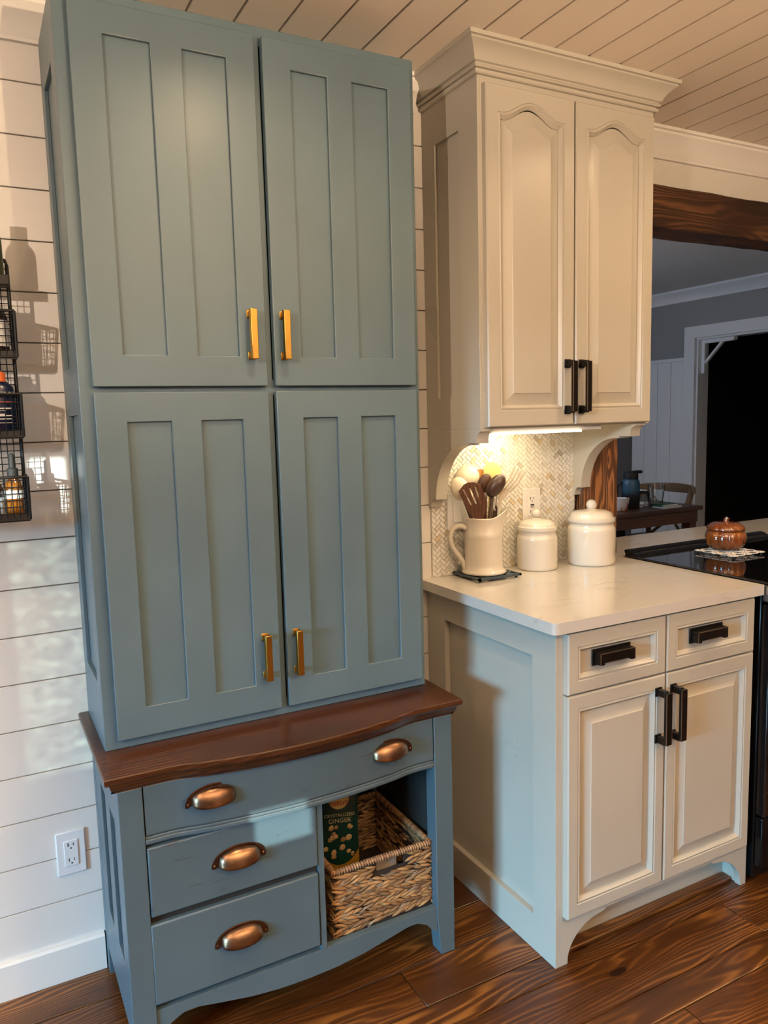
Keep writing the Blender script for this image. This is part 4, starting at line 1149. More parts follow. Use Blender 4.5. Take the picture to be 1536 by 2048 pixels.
# ================================================================== COUNTER OBJECTS
# ---- iron trivet
tv = thing('trivet', 'blue-grey cut-out iron trivet under the cream utensil pitcher', 'trivet', (1.481, -0.087, 0.914))
TX0, TX1, TY0, TY1 = 1.403, 1.560, -0.158, -0.014
bm = BM()
for b in ((TX0, TX1, TY0, TY0 + 0.008), (TX0, TX1, TY1 - 0.008, TY1), (TX0, TX0 + 0.008, TY0, TY1), (TX1 - 0.008, TX1, TY0, TY1)): box(bm, b[0], b[1], b[2], b[3], 0.9205, 0.927)
cx_, cy_ = (TX0 + TX1) / 2, (TY0 + TY1) / 2
for k in range(-3, 4):
    a = k * 0.044
    for s in (-1, 1):
        p = [(cx_ + a - 0.08, cy_ - 0.08 * s), (cx_ + a + 0.08, cy_ + 0.08 * s)]
        # clip the bar to the frame
        q = []
        for i in range(33):
            t_ = i / 32; X = p[0][0] + (p[1][0] - p[0][0]) * t_; Y = p[0][1] + (p[1][1] - p[0][1]) * t_
            if TX0 + 0.004 < X < TX1 - 0.004 and TY0 + 0.004 < Y < TY1 - 0.004: q.append((X, Y, 0.9235))
        if len(q) > 1: tube(bm, [q[0], q[-1]], 0.0034, 4)
obj('lattice', bm, M['trivet_metal'], tv, 0.0, merge=False)
for X in (TX0 + 0.012, TX1 - 0.012):
    for Y in (TY0 + 0.012, TY1 - 0.012):
        bm = BM(); lathe(bm, [(0.004, 0), (0.0045, 0.002), (0.0045, 0.0068)], (X, Y, 0.914), 12); obj('foot', bm, M['rubber'], tv)
# ---- pitcher
PCX, PCY, PZ = 1.474, -0.082, 0.927
RH = Vector((0.8848, -0.4660, 0)); DH = Vector((0.4660, 0.8848, 0))
def PP(r, z_, d=0.0): return Vector((PCX, PCY, 0)) + RH * r + DH * d + Vector((0, 0, z_))
pt = thing('pitcher', 'cream glazed ceramic pitcher holding cooking utensils on the iron trivet', 'pitcher', (PCX, PCY, PZ))
a0 = math.atan2(RH.y, RH.x)
bm = BM()
prof = [(0.0, 0.003), (0.060, 0.0), (0.0685, 0.002), (0.0700, 0.006), (0.0665, 0.011), (0.0605, 0.016), (0.0590, 0.03), (0.0590, 0.105), (0.0590, 0.113), (0.0600, 0.118), (0.0575, 0.128), (0.0545, 0.140), (0.0535, 0.158), (0.0545, 0.169), (0.0555, 0.172), (0.0535, 0.174), (0.0505, 0.171), (0.0500, 0.145), (0.054, 0.110), (0.054, 0.02), (0.0, 0.016)]
rings = []
seg = 64
for r, z_ in prof:
    ring = []
    for k in range(seg):
        a = 2 * PI * k / seg; ca = math.cos(a)
        sp_ = max(0.0, ca) ** 5
        top = max(0.0, (z_ - 0.118) / 0.045)
        rr = r + 0.019 * sp_ * min(1, top) * (1 if r > 0 else 0)
        zz = z_ + (0.027 * max(0.0, ca) ** 3.6 * min(1, top) if r > 0.04 and z_ > 0.118 else 0)
        ring.append(bm.verts.new((PCX + rr * math.cos(a + a0), PCY + rr * math.sin(a + a0), PZ + zz)))
    rings.append(ring)
for A, B in zip(rings, rings[1:]):
    for k in range(seg): bm.faces.new((A[k], A[(k + 1) % seg], B[(k + 1) % seg], B[k]))
obj('body', bm, M['ceramic'], pt, sharp=180)
bm = BM()
hp = [(-0.054, 1.066), (-0.066, 1.073), (-0.083, 1.072), (-0.098, 1.058), (-0.103, 1.036), (-0.097, 1.012), (-0.085, 0.992), (-0.072, 0.975), (-0.063, 0.960), (-0.059, 0.944), (-0.055, 0.938)]
# smooth the handle path
pts = []
for i in range(len(hp) - 1):
    p0 = hp[max(0, i - 1)]; p1 = hp[i]; p2 = hp[i + 1]; p3 = hp[min(len(hp) - 1, i + 2)]
    for s in range(4):
        t_ = s / 4; f = lambda a, b, c, d: 0.5 * (2 * b + (c - a) * t_ + (2 * a - 5 * b + 4 * c - d) * t_ ** 2 + (3 * b - a - 3 * c + d) * t_ ** 3)
        pts.append(PP(f(p0[0], p1[0], p2[0], p3[0]), f(p0[1], p1[1], p2[1], p3[1])))
pts.append(PP(*hp[-1]))
tube(bm, pts, 0.0088, 14, flat=(1.15, 0.9))
obj('handle', bm, M['ceramic'], pt, sharp=180)
# ---- utensils in the pitcher
def flat_shape(bm, pts, th, d, holes=(), curve=0.0):
    """outline in (r,z) local pitcher plane, holes as quads; built with plate-like triangulation"""
    from mathutils.geometry import tessellate_polygon
    polys = [[Vector((p[0], p[1], 0)) for p in pts]] + [[Vector((p[0], p[1], 0)) for p in h] for h in holes]
    tris = tessellate_polygon(polys); flatp = [p for q in polys for p in q]
    def dd(p): return d + curve * (p.x ** 2) 
    F = [bm.verts.new(PP(p.x, p.y, dd(p) - th / 2)) for p in flatp]; B = [bm.verts.new(PP(p.x, p.y, dd(p) + th / 2)) for p in flatp]
    for a, b, c in tris:
        bm.faces.new((F[a], F[b], F[c])); bm.faces.new((B[c], B[b], B[a]))
    k = 0
    for q in polys:
        n = len(q)
        for i in range(n): bm.faces.new((F[k + i], F[k + (i + 1) % n], B[k + (i + 1) % n], B[k + i]))
        k += n
tu = thing('slotted_turner', 'dark wooden slotted turner leaning at the front of the pitcher', 'utensil', tuple(PP(-0.01, 0.95, -0.01)))
bm = BM()
out = [(-0.0785, 1.185), (-0.062, 1.205), (-0.050, 1.2105), (-0.032, 1.2115), (-0.020, 1.207), (-0.013, 1.203), (0.0065, 1.152), (0.0075, 1.135), (0.0, 1.118), (-0.004, 1.108), (-0.007, 1.092), (-0.024, 1.092), (-0.033, 1.102), (-0.044, 1.112), (-0.055, 1.130), (-0.066, 1.157)]
slots = [[(-0.0665, 1.190), (-0.0625, 1.190), (-0.039, 1.144), (-0.043, 1.141)], [(-0.0475, 1.1935), (-0.0425, 1.1935), (-0.0235, 1.147), (-0.0285, 1.144)], [(-0.031, 1.197), (-0.026, 1.196), (-0.009, 1.146), (-0.014, 1.146)]]
flat_shape(bm, out, 0.005, -0.036, slots)
obj('blade', bm, M['utensil_wood'], tu, 0.0008)
bm = BM(); tube(bm, [PP(-0.012, 1.100, -0.036), PP(0.012, 1.04, -0.012), PP(0.03, 0.955, 0.012)], [0.0075, 0.0065, 0.006], 10); obj('handle', bm, M['utensil_wood'], tu)
def spoon(name, label, bowl_c, rx, rz, tilt, d, material, handle_to, hmat=None, depth=0.45, handle_from=None, face=1, hr=0.005):
    t = thing(name, label, 'utensil', tuple(PP(handle_to[0], handle_to[1], handle_to[2])))
    bm = BM(); nu, nv = 28, 7; rows = []
    ct, st = math.cos(tilt), math.sin(tilt)
    for j in range(nv + 1):
        q = (PI / 2) * j / nv; row = []
        for i in range(nu):
            a = 2 * PI * i / nu; u = rx * math.cos(a) * math.sin(q); v = rz * math.sin(a) * math.sin(q)
            row.append(bm.verts.new(PP(bowl_c[0] + u * ct - v * st, bowl_c[1] + u * st + v * ct, d - face * depth * min(rx, rz) * math.cos(q))))
        rows.append(row)
    for A, B in zip(rows, rows[1:]):
        for i in range(nu): bm.faces.new((A[i], A[(i + 1) % nu], B[(i + 1) % nu], B[i]))
    o = obj('bowl', bm, material, t, sharp=180)
    so = o.modifiers.new('thick', 'SOLIDIFY'); so.thickness = 0.0022; so.offset = 0
    bm = BM(); hf = handle_from or (bowl_c[0], bowl_c[1] - rz)
    mid = ((hf[0] * 0.6 + handle_to[0] * 0.4), (hf[1] * 0.55 + handle_to[1] * 0.45))
    tube(bm, [PP(hf[0], hf[1], d), PP(mid[0], mid[1], d * 0.6 + handle_to[2] * 0.4), PP(*handle_to)], [hr * 1.3, hr, hr], 10)
    obj('handle', bm, hmat or material, t, sharp=180)
    return t
spoon('ladle', 'dark brown nylon ladle with its round back turned forward in the pitcher', (0.036, 1.197), 0.0235, 0.0385, -0.62, -0.020, M['walnut'], (0.004, 0.95, 0.01), M['utensil_wood'], 0.75, (0.024, 1.163))
spoon('serving_spoon', 'dark wooden spoon half hidden behind the brown ladle', (0.005, 1.203), 0.020, 0.030, -0.35, 0.000, M['utensil_wood'], (0.006, 0.95, 0.02), None, 0.4, (0.006, 1.176))
spoon('soup_ladle', 'white ladle with a wide round bowl at the back left of the pitcher', (-0.044, 1.222), 0.037, 0.034, 0.3, 0.034, M['cream'], (-0.02, 0.95, 0.02), None, 0.8, (-0.035, 1.19))
spoon('deep_spoon', 'cream deep spoon left of the slotted turner, wooden handle', (-0.072, 1.190), 0.027, 0.036, 0.32, -0.005, M['cream'], (0.02, 0.95, -0.01), M['utensil_wood'], 0.7, (-0.056, 1.152))
spoon('flat_spoon', 'yellow-cream oval spoon standing at the back of the pitcher', (0.0315, 1.237), 0.0265, 0.030, 0.0, 0.020, M['yellow_cream'], (0.01, 0.95, 0.02), None, 0.12, (0.028, 1.208))
t = thing('wooden_stick', 'pale wooden utensil handle sticking up behind the ladles', 'utensil', tuple(PP(0.0, 0.95, 0.03)))
bm = BM(); tube(bm, [PP(0.002, 0.95, 0.028), PP(-0.002, 1.15, 0.036), PP(-0.003, 1.244, 0.038)], [0.006, 0.0075, 0.0105], 12); obj('handle', bm, M['light_wood'], t)
t = thing('pasta_fork', 'cream pronged serving fork leaning to the right of the pitcher', 'utensil', tuple(PP(0.03, 0.95, 0.01)))
bm = BM()
flat_shape(bm, [(0.044, 1.128), (0.052, 1.128), (0.058, 1.150), (0.072, 1.164), (0.082, 1.176), (0.056, 1.190), (0.050, 1.172), (0.046, 1.150)], 0.004, 0.0)
for k in range(4):
    b0 = Vector((0.058 + 0.0076 * k, 1.1875 - 0.0040 * k)); tip = Vector((0.095 + 0.010 * k, 1.253 - 0.0055 * k)); md = (b0 + tip) / 2 + Vector((0.003, -0.003))
    tube(bm, [PP(b0.x, b0.y, 0.0), PP(md.x, md.y, -0.010), PP(tip.x, tip.y, -0.022)], [0.0032, 0.0028, 0.0018], 8)
obj('head', bm, M['fork'], t, merge=False)
bm = BM(); tube(bm, [PP(0.048, 1.132, 0.0), PP(0.044, 1.06, 0.0), PP(0.032, 0.955, 0.0)], [0.0048, 0.0045, 0.0045], 10); obj('handle', bm, M['cream'], t)
for q, (rr, zt, dd) in enumerate(((0.033, 1.120, -0.005), (0.041, 1.128, 0.014))):
    t = thing('wooden_utensil', ('wooden utensil handle with steel collar just right of the ladle', 'second wooden utensil handle with steel collar, behind the first')[q], 'utensil', tuple(PP(rr, 0.95, dd)))
    bm = BM(); tube(bm, [PP(rr - 0.015, 0.95, dd), PP(rr, zt, dd)], 0.0048, 10); obj('handle', bm, M['utensil_wood'], t)
    bm = BM(); tube(bm, [PP(rr, zt, dd), PP(rr + 0.0006, zt + 0.006, dd)], 0.0052, 10); tube(bm, [PP(rr, zt + 0.006, dd), PP(rr + 0.004, zt + 0.04, dd + 0.004)], 0.0018, 8); obj('steel_collar', bm, M['steel'], t, merge=False)
# ---- canisters
def canister(label, cx, cy, r, zb, zn, zr, zl, knob_z, kr):
    t = thing('canister', label, 'canister', (cx, cy, 0.914), 'ceramic canisters')
    bm = BM()
    lathe(bm, [(0.0, 0.002), (r * 0.90, 0.0), (r * 0.955, 0.001), (r * 0.985, 0.005), (r, 0.010), (r, zb - 0.012), (r * 0.99, zb - 0.006), (r * 0.955, zb), (r * 0.93, zb + 0.003), (r * 0.925, zn), (r * 0.95, zn + 0.003)], (cx, cy, 0.914), 64, cap=False)
    obj('jar', bm, M['ceramic'], t, sharp=60)
    bm = BM(); k = r
    lathe(bm, [(k * 0.92, zn + 0.001), (k * 0.985, zn + 0.003), (k * 1.0, zn + 0.008), (k * 0.99, zr), (k * 0.93, zr + 0.001), (k * 0.89, zr + 0.004), (k * 0.87, zr + 0.012), (k * 0.80, zl - 0.007), (k * 0.60, zl - 0.001), (k * 0.36, zl + 0.001), (k * 0.20, zl + 0.003), (k * 0.13, zl + 0.006), (0.0, zl + 0.008)], (cx, cy, 0.914), 64, cap=False)
    ld = obj('lid', bm, M['ceramic'], t, sharp=60)
    bm = BM(); bmesh.ops.create_uvsphere(bm, u_segments=24, v_segments=16, radius=kr, matrix=Matrix.Translation((cx, cy, knob_z)))
    obj('knob', bm, M['ceramic'], ld, sharp=180)
canister('smaller cream ceramic canister with round knob lid, beside the pitcher', 1.690, -0.072, 0.0645, 0.110, 0.122, 0.138, 0.160, 1.0925, 0.0152)
canister('larger cream ceramic canister with round knob lid, nearest the range', 1.890, -0.105, 0.0775, 0.126, 0.137, 0.153, 0.178, 1.1085, 0.0175)

# ================================================================== RANGE
rg = thing('range_cooker', 'black slide-in glass-top range between the quartz counters', 'range', (2.43, -0.37, 0))
boxobj('body', (2.056, 2.806, -0.615, -0.09, 0.02, 0.905), M['black_enamel'], rg, 0.003)
boxobj('cooktop', (2.053, 2.809, -0.640, -0.092, 0.9145, 0.9215), M['black_glass'], rg, 0.0025)
bm = BM(); prism(bm, [(-0.155, 0.9215), (-0.092, 0.9215), (-0.086, 0.937), (-0.093, 0.940), (-0.112, 0.937), (-0.120, 0.931), (-0.138, 0.930), (-0.150, 0.926)], 'x', 2.056, 2.760)
vt = obj('vent_trim', bm, M['black_enamel'], rg, 0.0015)
bm = BM()
for k in range(4):
    x0 = 2.09 + k * 0.165; box(bm, x0, x0 + 0.135, -0.134, -0.124, 0.9305, 0.9322)
obj('vent_slot', bm, M['rubber'], vt, merge=False)
boxobj('control_strip', (2.056, 2.806, -0.665, -0.616, 0.862, 0.912), M['steel'], rg, 0.006)
boxobj('oven_door', (2.058, 2.804, -0.645, -0.616, 0.22, 0.855), M['black_glass'], rg, 0.004)
bm = BM(); tube(bm, [(2.11, -0.685, 0.80), (2.75, -0.685, 0.80)], 0.011, 12); 
for X in (2.14, 2.72): tube(bm, [(X, -0.645, 0.80), (X, -0.685, 0.80)], 0.008, 10)
obj('door_handle', bm, M['steel'], rg, merge=False)
boxobj('drawer', (2.058, 2.804, -0.642, -0.616, 0.06, 0.215), M['black_enamel'], rg, 0.004)
# ---- lacy trivet and pumpkin jar
lt = thing('lace_trivet', 'white scalloped lace-pattern trivet on the black cooktop', 'trivet', (2.347, -0.278, 0.9215))
bm = BM(); rm_ = BM()
cx_, cy_ = 2.347, -0.278
for i in range(-2, 3):
    for j in range(-2, 3):
        X = cx_ + i * 0.0328; Y = cy_ + j * 0.0328
        pts = [(X + 0.0150 * (1 + 0.10 * math.cos(8 * PI * a / 16 * 2)) * math.cos(2 * PI * a / 16), Y + 0.0150 * (1 + 0.10 * math.cos(8 * PI * a / 16 * 2)) * math.sin(2 * PI * a / 16), 0.9305) for a in range(16)]
        tube(bm, pts, 0.0023, 6, closed=True, flat=(1, 0.45))
        if (i + j) % 2 == 0:
            for a in range(6):
                an = a * PI / 3; spindle(bm, (X + 0.0068 * math.cos(an), Y + 0.0068 * math.sin(an), 0.9308), (math.cos(an), math.sin(an), 0), 0.011, 0.0018, 5)
obj('lace', bm, flat('white_enamel', (0.72, 0.66, 0.60), 0.4), lt, merge=False, recalc=False, sharp=180)
for X in (-0.07, 0.07):
    for Y in (-0.07, 0.07):
        bm = BM(); lathe(bm, [(0.004, 0), (0.005, 0.0075)], (cx_ + X, cy_ + Y, 0.9215), 10); obj('foot', bm, M['rubber'], lt)
pj = thing('pumpkin_jar', 'amber glazed pumpkin-shaped lidded jar on the lace trivet', 'jar', (2.362, -0.250, 0.933))
JX, JY, JZ = 2.362, -0.250, 0.933
rib = lambda r, z_, a: r * (1 - 0.055 * (1 - abs(math.cos(a * 6.0))) ** 1.6)
bm = BM(); lathe(bm, [(0.0, 0.001), (0.040, 0.0), (0.052, 0.006), (0.062, 0.018), (0.0665, 0.034), (0.0655, 0.050), (0.0605, 0.062), (0.0565, 0.067), (0.054, 0.066), (0.053, 0.06)], (JX, JY, JZ), 96, fn=rib, cap=False)
obj('jar', bm, M['orange_glaze'], pj, sharp=180)
bm = BM(); lathe(bm, [(0.055, 0.066), (0.0615, 0.067), (0.0625, 0.072), (0.059, 0.080), (0.046, 0.089), (0.028, 0.093), (0.012, 0.0915), (0.009, 0.093), (0.0075, 0.099), (0.0085, 0.103), (0.006, 0.106), (0.0, 0.1065)], (JX, JY, JZ), 96, fn=lambda r, z_, a: rib(r, z_, a) if r > 0.012 else r, cap=False)
ld = obj('lid', bm, M['orange_glaze'], pj, sharp=180)
bm = BM(); tube(bm, [(JX + 0.001, JY, JZ + 0.090), (JX, JY - 0.001, JZ + 0.101), (JX + 0.003, JY - 0.004, JZ + 0.109)], [0.010, 0.0075, 0.008], 10); obj('stem', bm, M['orange_glaze'], ld, sharp=60)

# ================================================================== DINING ROOM THINGS
dt = thing('dining_table', 'dark brown wooden dining table beyond the opening', 'table', (3.75, 2.05, 0))
boxobj('table_top', (2.9, 4.53, 1.64, 2.42, 0.722, 0.75), M['table_wood'], dt, 0.003)
boxobj('apron', (2.94, 4.50, 1.66, 1.685, 0.640, 0.722), M['table_wood'], dt, 0.002)
boxobj('apron', (2.94, 4.50, 2.375, 2.40, 0.640, 0.722), M['table_wood'], dt, 0.002)
boxobj('apron', (4.475, 4.50, 1.685, 2.375, 0.640, 0.722), M['table_wood'], dt, 0.002)
for X in (2.95, 4.44):
    for Y in (1.67, 2.33): boxobj('leg', (X, X + 0.06, Y, Y + 0.06, 0, 0.66), M['table_wood'], dt, 0.003)
ch = thing('dining_chair', 'light brown bentwood dining chair at the end of the dark table', 'chair', (4.72, 2.10, 0))
bm = BM()
pts = []
for k in range(25):
    a = -1.15 + 2.3 * k / 24
    pts.append((4.60 + 0.23 * math.cos(a), 2.13 + 0.265 * math.sin(a) / math.sin(1.15), 0.822))
rows = []
for i, p in enumerate(pts):
    a = -1.15 + 2.3 * i / 24; h_ = 0.034 - 0.012 * abs(a) ** 2; nx, ny = math.cos(a), math.sin(a)
    rows.append([bm.verts.new((p[0] + nx * s * 0.011, p[1] + ny * s * 0.011, p[2] + t_ * h_)) for s, t_ in ((-1, -1), (1, -1), (1, 1), (-1, 1))])
for A, B in zip(rows, rows[1:]):
    for k in range(4): bm.faces.new((A[k], A[(k + 1) % 4], B[(k + 1) % 4], B[k]))
bm.faces.new(rows[0]); bm.faces.new(rows[-1][::-1])
obj('back_rail', bm, M['chair_wood'], ch, 0.004)
bm = BM(); lathe(bm, [(0.0, 0.44), (0.20, 0.44), (0.215, 0.45), (0.215, 0.462), (0.20, 0.47), (0.0, 0.472)], (4.62, 2.13, 0), 32, cap=False); obj('seat', bm, M['chair_wood'], ch)
for (x0, y0), (x1, y1), zt in (((4.81, 1.91), (4.72, 1.96), 0.805), ((4.81, 2.35), (4.72, 2.30), 0.805)):
    bm = BM(); tube(bm, [(x0 - 0.06, y0 + (0.02 if y0 < 2 else -0.02), 0.82), (x1, y1, 0.62), (x1 - 0.01, y1, 0.45), (x1 + 0.03, y1, 0.0)], [0.021, 0.020, 0.019, 0.014], 10); obj('leg', bm, M['chair_wood'], ch)
for Y in (1.99, 2.27):
    bm = BM(); tube(bm, [(4.50, Y, 0.45), (4.46, Y, 0.0)], [0.018, 0.014], 10); obj('leg', bm, M['chair_wood'], ch)
bm = BM(); tube(bm, [(4.725, 1.975, 0.47), (4.77, 2.13, 0.60), (4.76, 2.30, 0.74)], 0.011, 8); obj('cross_brace', bm, M['chair_wood'], ch)
bm = BM(); tube(bm, [(4.725, 2.285, 0.47), (4.78, 2.13, 0.60), (4.76, 1.96, 0.74)], 0.011, 8); obj('cross_brace', bm, M['chair_wood'], ch)
bm = BM(); lathe(bm, [(0.0, 0.002), (0.040, 0.0), (0.044, 0.003), (0.050, 0.03), (0.056, 0.06), (0.0585, 0.086), (0.0565, 0.086), (0.052, 0.05), (0.046, 0.012), (0.0, 0.008)], (3.905, 1.79, 0.75), 40, cap=False)
tag(obj('bowl', bm, M['floral'], None, sharp=60), 'small white bowl with red and orange flowers on the dining table', 'bowl')
th = thing('thermos', 'blue and black insulated bottle with spout lid on the dining table', 'bottle', (4.07, 1.86, 0.75))
bm = BM(); lathe(bm, [(0.0, 0.0), (0.056, 0.0), (0.060, 0.004), (0.060, 0.165), (0.057, 0.185), (0.048, 0.198), (0.045, 0.203), (0.0, 0.203)], (4.07, 1.86, 0.75), 40, cap=False); obj('bottle_body', bm, M['teal'], th, sharp=60)
bm = BM(); lathe(bm, [(0.049, 0.203), (0.050, 0.206), (0.048, 0.238), (0.040, 0.250), (0.0, 0.252)], (4.07, 1.86, 0.75), 32, cap=False); lid_ = obj('lid', bm, M['rubber'], th, sharp=60)
bm = BM(); box(bm, 4.045, 4.135, 1.815, 1.845, 0.987, 1.008); obj('spout', bm, M['rubber'], lid_, 0.006)
bm = BM(); tube(bm, [(4.02, 1.885, 0.93), (3.985, 1.90, 0.90), (3.985, 1.90, 0.80), (4.012, 1.89, 0.775)], 0.008, 8); obj('handle', bm, M['rubber'], th)
def tumbler(name, label, x_, y_, r0, r1, h_, material, cat):
    bm = BM(); lathe(bm, [(0.0, 0.0), (r0, 0.0), (r1, h_), (r1 - 0.003, h_), (r0 - 0.004, 0.008), (0.0, 0.007)], (x_, y_, 0.75), 36, cap=False)
    return tag(obj(name, bm, material, None, sharp=50), label, cat)
tumbler('drinking_glass', 'tall clear drinking glass on the dining table', 4.303, 1.85, 0.042, 0.060, 0.150, M['clear_glass'], 'glass')
jr = thing('glass_jar', 'short clear glass jar with dark rim beside the blue bottle', 'jar', (4.19, 1.87, 0.75))
bm = BM(); lathe(bm, [(0.0, 0.0), (0.044, 0.0), (0.047, 0.005), (0.047, 0.095), (0.044, 0.100), (0.042, 0.095), (0.042, 0.01), (0.0, 0.008)], (4.19, 1.87, 0.75), 36, cap=False); obj('jar', bm, M['clear_glass'], jr, sharp=50)
bm = BM(); lathe(bm, [(0.0455, 0.093), (0.0475, 0.095), (0.0475, 0.102), (0.0455, 0.104), (0.0425, 0.102), (0.0425, 0.094), (0.0455, 0.093)], (4.19, 1.87, 0.75), 36, cap=False); obj('rim_ring', bm, M['rubber'], jr)
def book(label, x0, x1, y0, y1, z0, z1, cover):
    t = thing('book', label, 'book', ((x0 + x1) / 2, (y0 + y1) / 2, z0), None)
    bm = BM(); box(bm, x0, x1, y0, y1, z0, z0 + 0.002); box(bm, x0, x1, y0, y1, z1 - 0.002, z1); box(bm, x0, x0 + 0.002, y0, y1, z0, z1); obj('cover', bm, cover, t, merge=False)
    boxobj('pages', (x0 + 0.002, x1 - 0.003, y0 + 0.003, y1 - 0.003, z0 + 0.002, z1 - 0.002), M['label_white'], t)
book('white paperback lying at the bottom of the small stack by the drinking glass', 4.19, 4.37, 1.68, 1.78, 0.75, 0.760, M['label_white'])
book('green-covered book lying on top of the white paperback', 4.20, 4.355, 1.70, 1.80, 0.7602, 0.774, flat('green_cover', (0.01, 0.07, 0.03)))

# ================================================================== WIRE RACK AND BOTTLES ON THE LEFT WALL
rk = thing('wire_rack', 'black wire three-basket rack hanging on the white shiplap, cropped by the left edge', 'rack', (0.06, -0.10, 1.19))
RX0, RX1, RYB = -0.10, 0.206, -0.078
bm = BM()
loop = [(RX1, RYB, 1.20), (RX1, RYB, 1.765), (RX1 - 0.004, RYB, 1.777), (RX1 - 0.014, RYB, 1.782), (RX0 + 0.014, RYB, 1.782), (RX0 + 0.004, RYB, 1.777), (RX0, RYB, 1.765), (RX0, RYB, 1.20)]
tube(bm, loop, 0.0033, 8)
for X in (RX0 + 0.03, RX1 - 0.03):
    for Z in (1.77, 1.25): wire(bm, (X, RYB, Z), (X, -0.002, Z), 0.003)
obj('back_frame', bm, M['wire'], rk, merge=False, sharp=60)
bm = BM()
z_ = 1.21
while z_ < 1.775:
    wire(bm, (RX0, RYB, z_), (RX1, RYB, z_), 0.0011); z_ += 0.0148
x_ = RX0 + 0.012
while x_ < RX1:
    wire(bm, (x_, RYB, 1.20), (x_, RYB, 1.78), 0.0011); x_ += 0.0132
obj('back_mesh', bm, M['wire'], rk, merge=False, smooth=False)
TIERS = [(1.563, 1.660), (1.390, 1.483), (1.206, 1.302)]
YFT, YFB = -0.146, -0.132
for zb_, zt_ in TIERS:
    bm = BM()
    xr = RX1 + 0.003
    rim_ = [(RX0, RYB, zt_), (RX0, YFT, zt_), (xr, YFT, zt_), (xr, RYB, zt_)]
    tube(bm, rim_, 0.0033, 8)
    fl = [(RX0, RYB, zb_), (RX0, YFB, zb_), (xr, YFB, zb_), (xr, RYB, zb_)]
    tube(bm, fl, 0.0028, 8)
    for X in (RX0, xr): tube(bm, [(X, YFT, zt_), (X, YFB, zb_)], 0.0032, 8)
    k = 1
    while zb_ + k * 0.0148 < zt_ - 0.003:
        t_ = k * 0.0148 / (zt_ - zb_); yy = YFB + (YFT - YFB) * t_; zz = zb_ + k * 0.0148
        wire(bm, (RX0, yy, zz), (xr, yy, zz), 0.0011); wire(bm, (xr, yy, zz), (xr, RYB, zz), 0.0011); k += 1
    x_ = RX0 + 0.012
    while x_ < xr - 0.004:
        wire(bm, (x_, YFB, zb_), (x_, YFT, zt_), 0.0011); wire(bm, (x_, YFB, zb_), (x_, RYB, zb_), 0.0011); x_ += 0.0132
    for q in range(1, 5):
        yy = RYB + (YFB - RYB) * q / 5; wire(bm, (xr, yy, zb_), (xr, yy, zt_), 0.0011); wire(bm, (RX0, yy, zb_), (xr, yy, zb_), 0.0011)
    # solid front kick strip along the floor of each basket
    box(bm, RX0, xr, YFB - 0.001, YFB + 0.001, zb_ - 0.004, zb_ + 0.013)
    obj('basket', bm, M['wire'], rk, merge=False, sharp=60)
boxobj('top_shelf', (RX0, RX1, -0.132, RYB, 1.716, 1.738), M['wire'], rk, 0.002)
def bottle(name, label, cx, cy, z0, prof, material, sy=1.0, cap=None, capm=None, lab=None, labm=None, seg=32):
    t = thing(name, label, 'bottle', (cx, cy, z0))
    bm = BM(); lathe(bm, prof, (cx, cy, z0), seg, sy=sy); b = obj('bottle_body', bm, material, t, sharp=50)
    if cap:
        bm = BM(); lathe(bm, cap, (cx, cy, z0), seg, sy=max(sy, 0.85)); obj('cap', bm, capm, t, sharp=50)
    if lab:
        z1, z2, r = lab
        bm = BM(); lathe(bm, [(r, z1), (r, z2)], (cx, cy, z0), seg, sy=sy, cap=False); l = obj('label', bm, labm, t, sharp=180)
        return t, l
    return t, b
Y0 = -0.107
bottle('bottle', 'olive bottle with dark red cap on the top shelf of the rack', 0.172, Y0, 1.738, [(0.024, 0), (0.026, 0.004), (0.026, 0.075), (0.022, 0.088), (0.014, 0.098)], M['olive_glass'], 1.0, [(0.0145, 0.098), (0.0145, 0.132), (0.013, 0.134)], M['red_cap'])
bottle('bottle', 'dark bottle with a white label in the top basket', 0.156, Y0, 1.5645, [(0.038, 0), (0.041, 0.004), (0.041, 0.082), (0.036, 0.096), (0.028, 0.102)], M['dark_bottle'], 0.60, [(0.029, 0.102), (0.029, 0.118), (0.027, 0.120)], M['rubber'], (0.022, 0.078, 0.0415), M['label_white'])
bn, lb_ = bottle('bottle', 'navy supplement bottle with orange cap in the middle basket', 0.160, Y0, 1.3915, [(0.036, 0), (0.040, 0.004), (0.0405, 0.090), (0.037, 0.108), (0.026, 0.119), (0.022, 0.121)], M['navy'], 0.62, [(0.0235, 0.119), (0.0235, 0.138), (0.014, 0.143), (0.012, 0.156), (0.0, 0.158)], M['orange_cap'])
fy = Y0 - 0.0255
text('print_lettering', 'trace', 0.0185, (0.181, fy + 0.0035, 1.485), Vector((1, 0.22, 0)), (0, 0, 1), M['text_white'], lb_)
bm = BM(); lathe(bm, [(0.0065, -0.0015), (0.0065, 0.0), (0.0045, 0.0), (0.0045, -0.0015), (0.0065, -0.0015)], (0, 0, 0), 20, cap=False)
bm.transform(Matrix.Translation((0.153, fy, 1.485)) @ Matrix.Rotation(PI / 2, 4, 'X')); obj('print_ring', bm, M['text_white'], lb_)
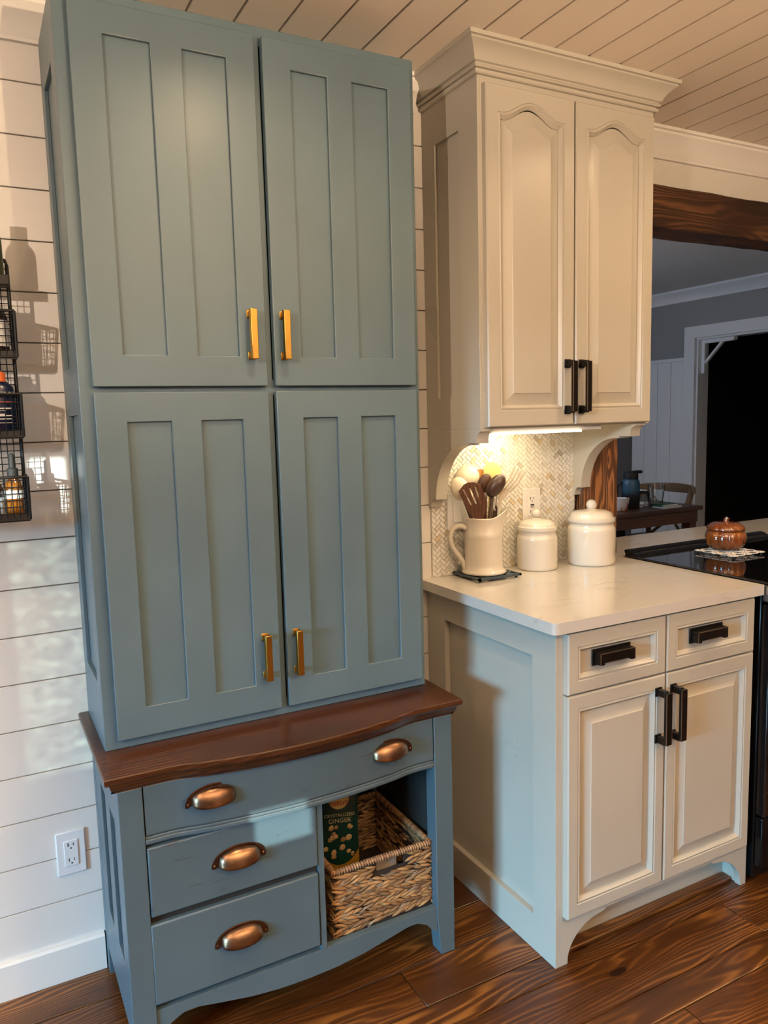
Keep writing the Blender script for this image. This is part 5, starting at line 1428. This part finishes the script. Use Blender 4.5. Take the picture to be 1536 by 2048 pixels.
def strip(z0, z1, x0, x1, m_):
    bm = BM(); A = []
    for k in range(9):
        X = x0 + (x1 - x0) * k / 8; yy = Y0 - 0.62 * math.sqrt(max(0, 0.0411 ** 2 - (X - 0.160) ** 2)); A.append((bm.verts.new((X, yy, 1.3915 + z0)), bm.verts.new((X, yy, 1.3915 + z1))))
    for p, q in zip(A, A[1:]): bm.faces.new((p[0], q[0], q[1], p[1]))
    obj('print_line', bm, m_, lb_)
strip(0.0725, 0.076, 0.135, 0.1995, M['text_red'])
for z0, a, b in ((0.060, 0.162, 0.190), (0.056, 0.162, 0.178), (0.047, 0.162, 0.176), (0.044, 0.162, 0.190), (0.037, 0.162, 0.188), (0.028, 0.164, 0.190)): strip(z0, z0 + 0.0022, a, b, M['text_white'])
bd, lb_ = bottle('bottle', 'small amber dropper bottle with black dropper at the end of the lowest basket', 0.1815, Y0, 1.2075, [(0.0175, 0), (0.0195, 0.003), (0.0195, 0.068), (0.016, 0.082), (0.009, 0.090), (0.008, 0.096)], M['amber_glass'], 1.0, [(0.0115, 0.094), (0.0115, 0.112), (0.0065, 0.114), (0.006, 0.142), (0.003, 0.146)], M['rubber'], (0.040, 0.080, 0.0), M['label_white']) if False else bottle('bottle', 'small amber dropper bottle with black dropper at the end of the lowest basket', 0.1815, Y0, 1.2075, [(0.0175, 0), (0.0195, 0.003), (0.0195, 0.068), (0.016, 0.082), (0.009, 0.090), (0.008, 0.096)], M['amber_glass'], 1.0, [(0.0115, 0.094), (0.0115, 0.112), (0.0065, 0.114), (0.006, 0.142), (0.003, 0.146)], M['rubber'], (0.046, 0.064, 0.0198), M['label_white'])
bottle('bottle', 'small dropper bottle with white bulb and pale blue label beside the amber bottle', 0.1415, Y0, 1.2075, [(0.0165, 0), (0.0185, 0.003), (0.0185, 0.066), (0.015, 0.078), (0.009, 0.084), (0.008, 0.090)], M['dark_bottle'], 1.0, [(0.0115, 0.086), (0.0115, 0.100), (0.0095, 0.101), (0.0075, 0.122), (0.004, 0.127)], M['white_rubber'], (0.012, 0.050, 0.0188), M['label_blue'])
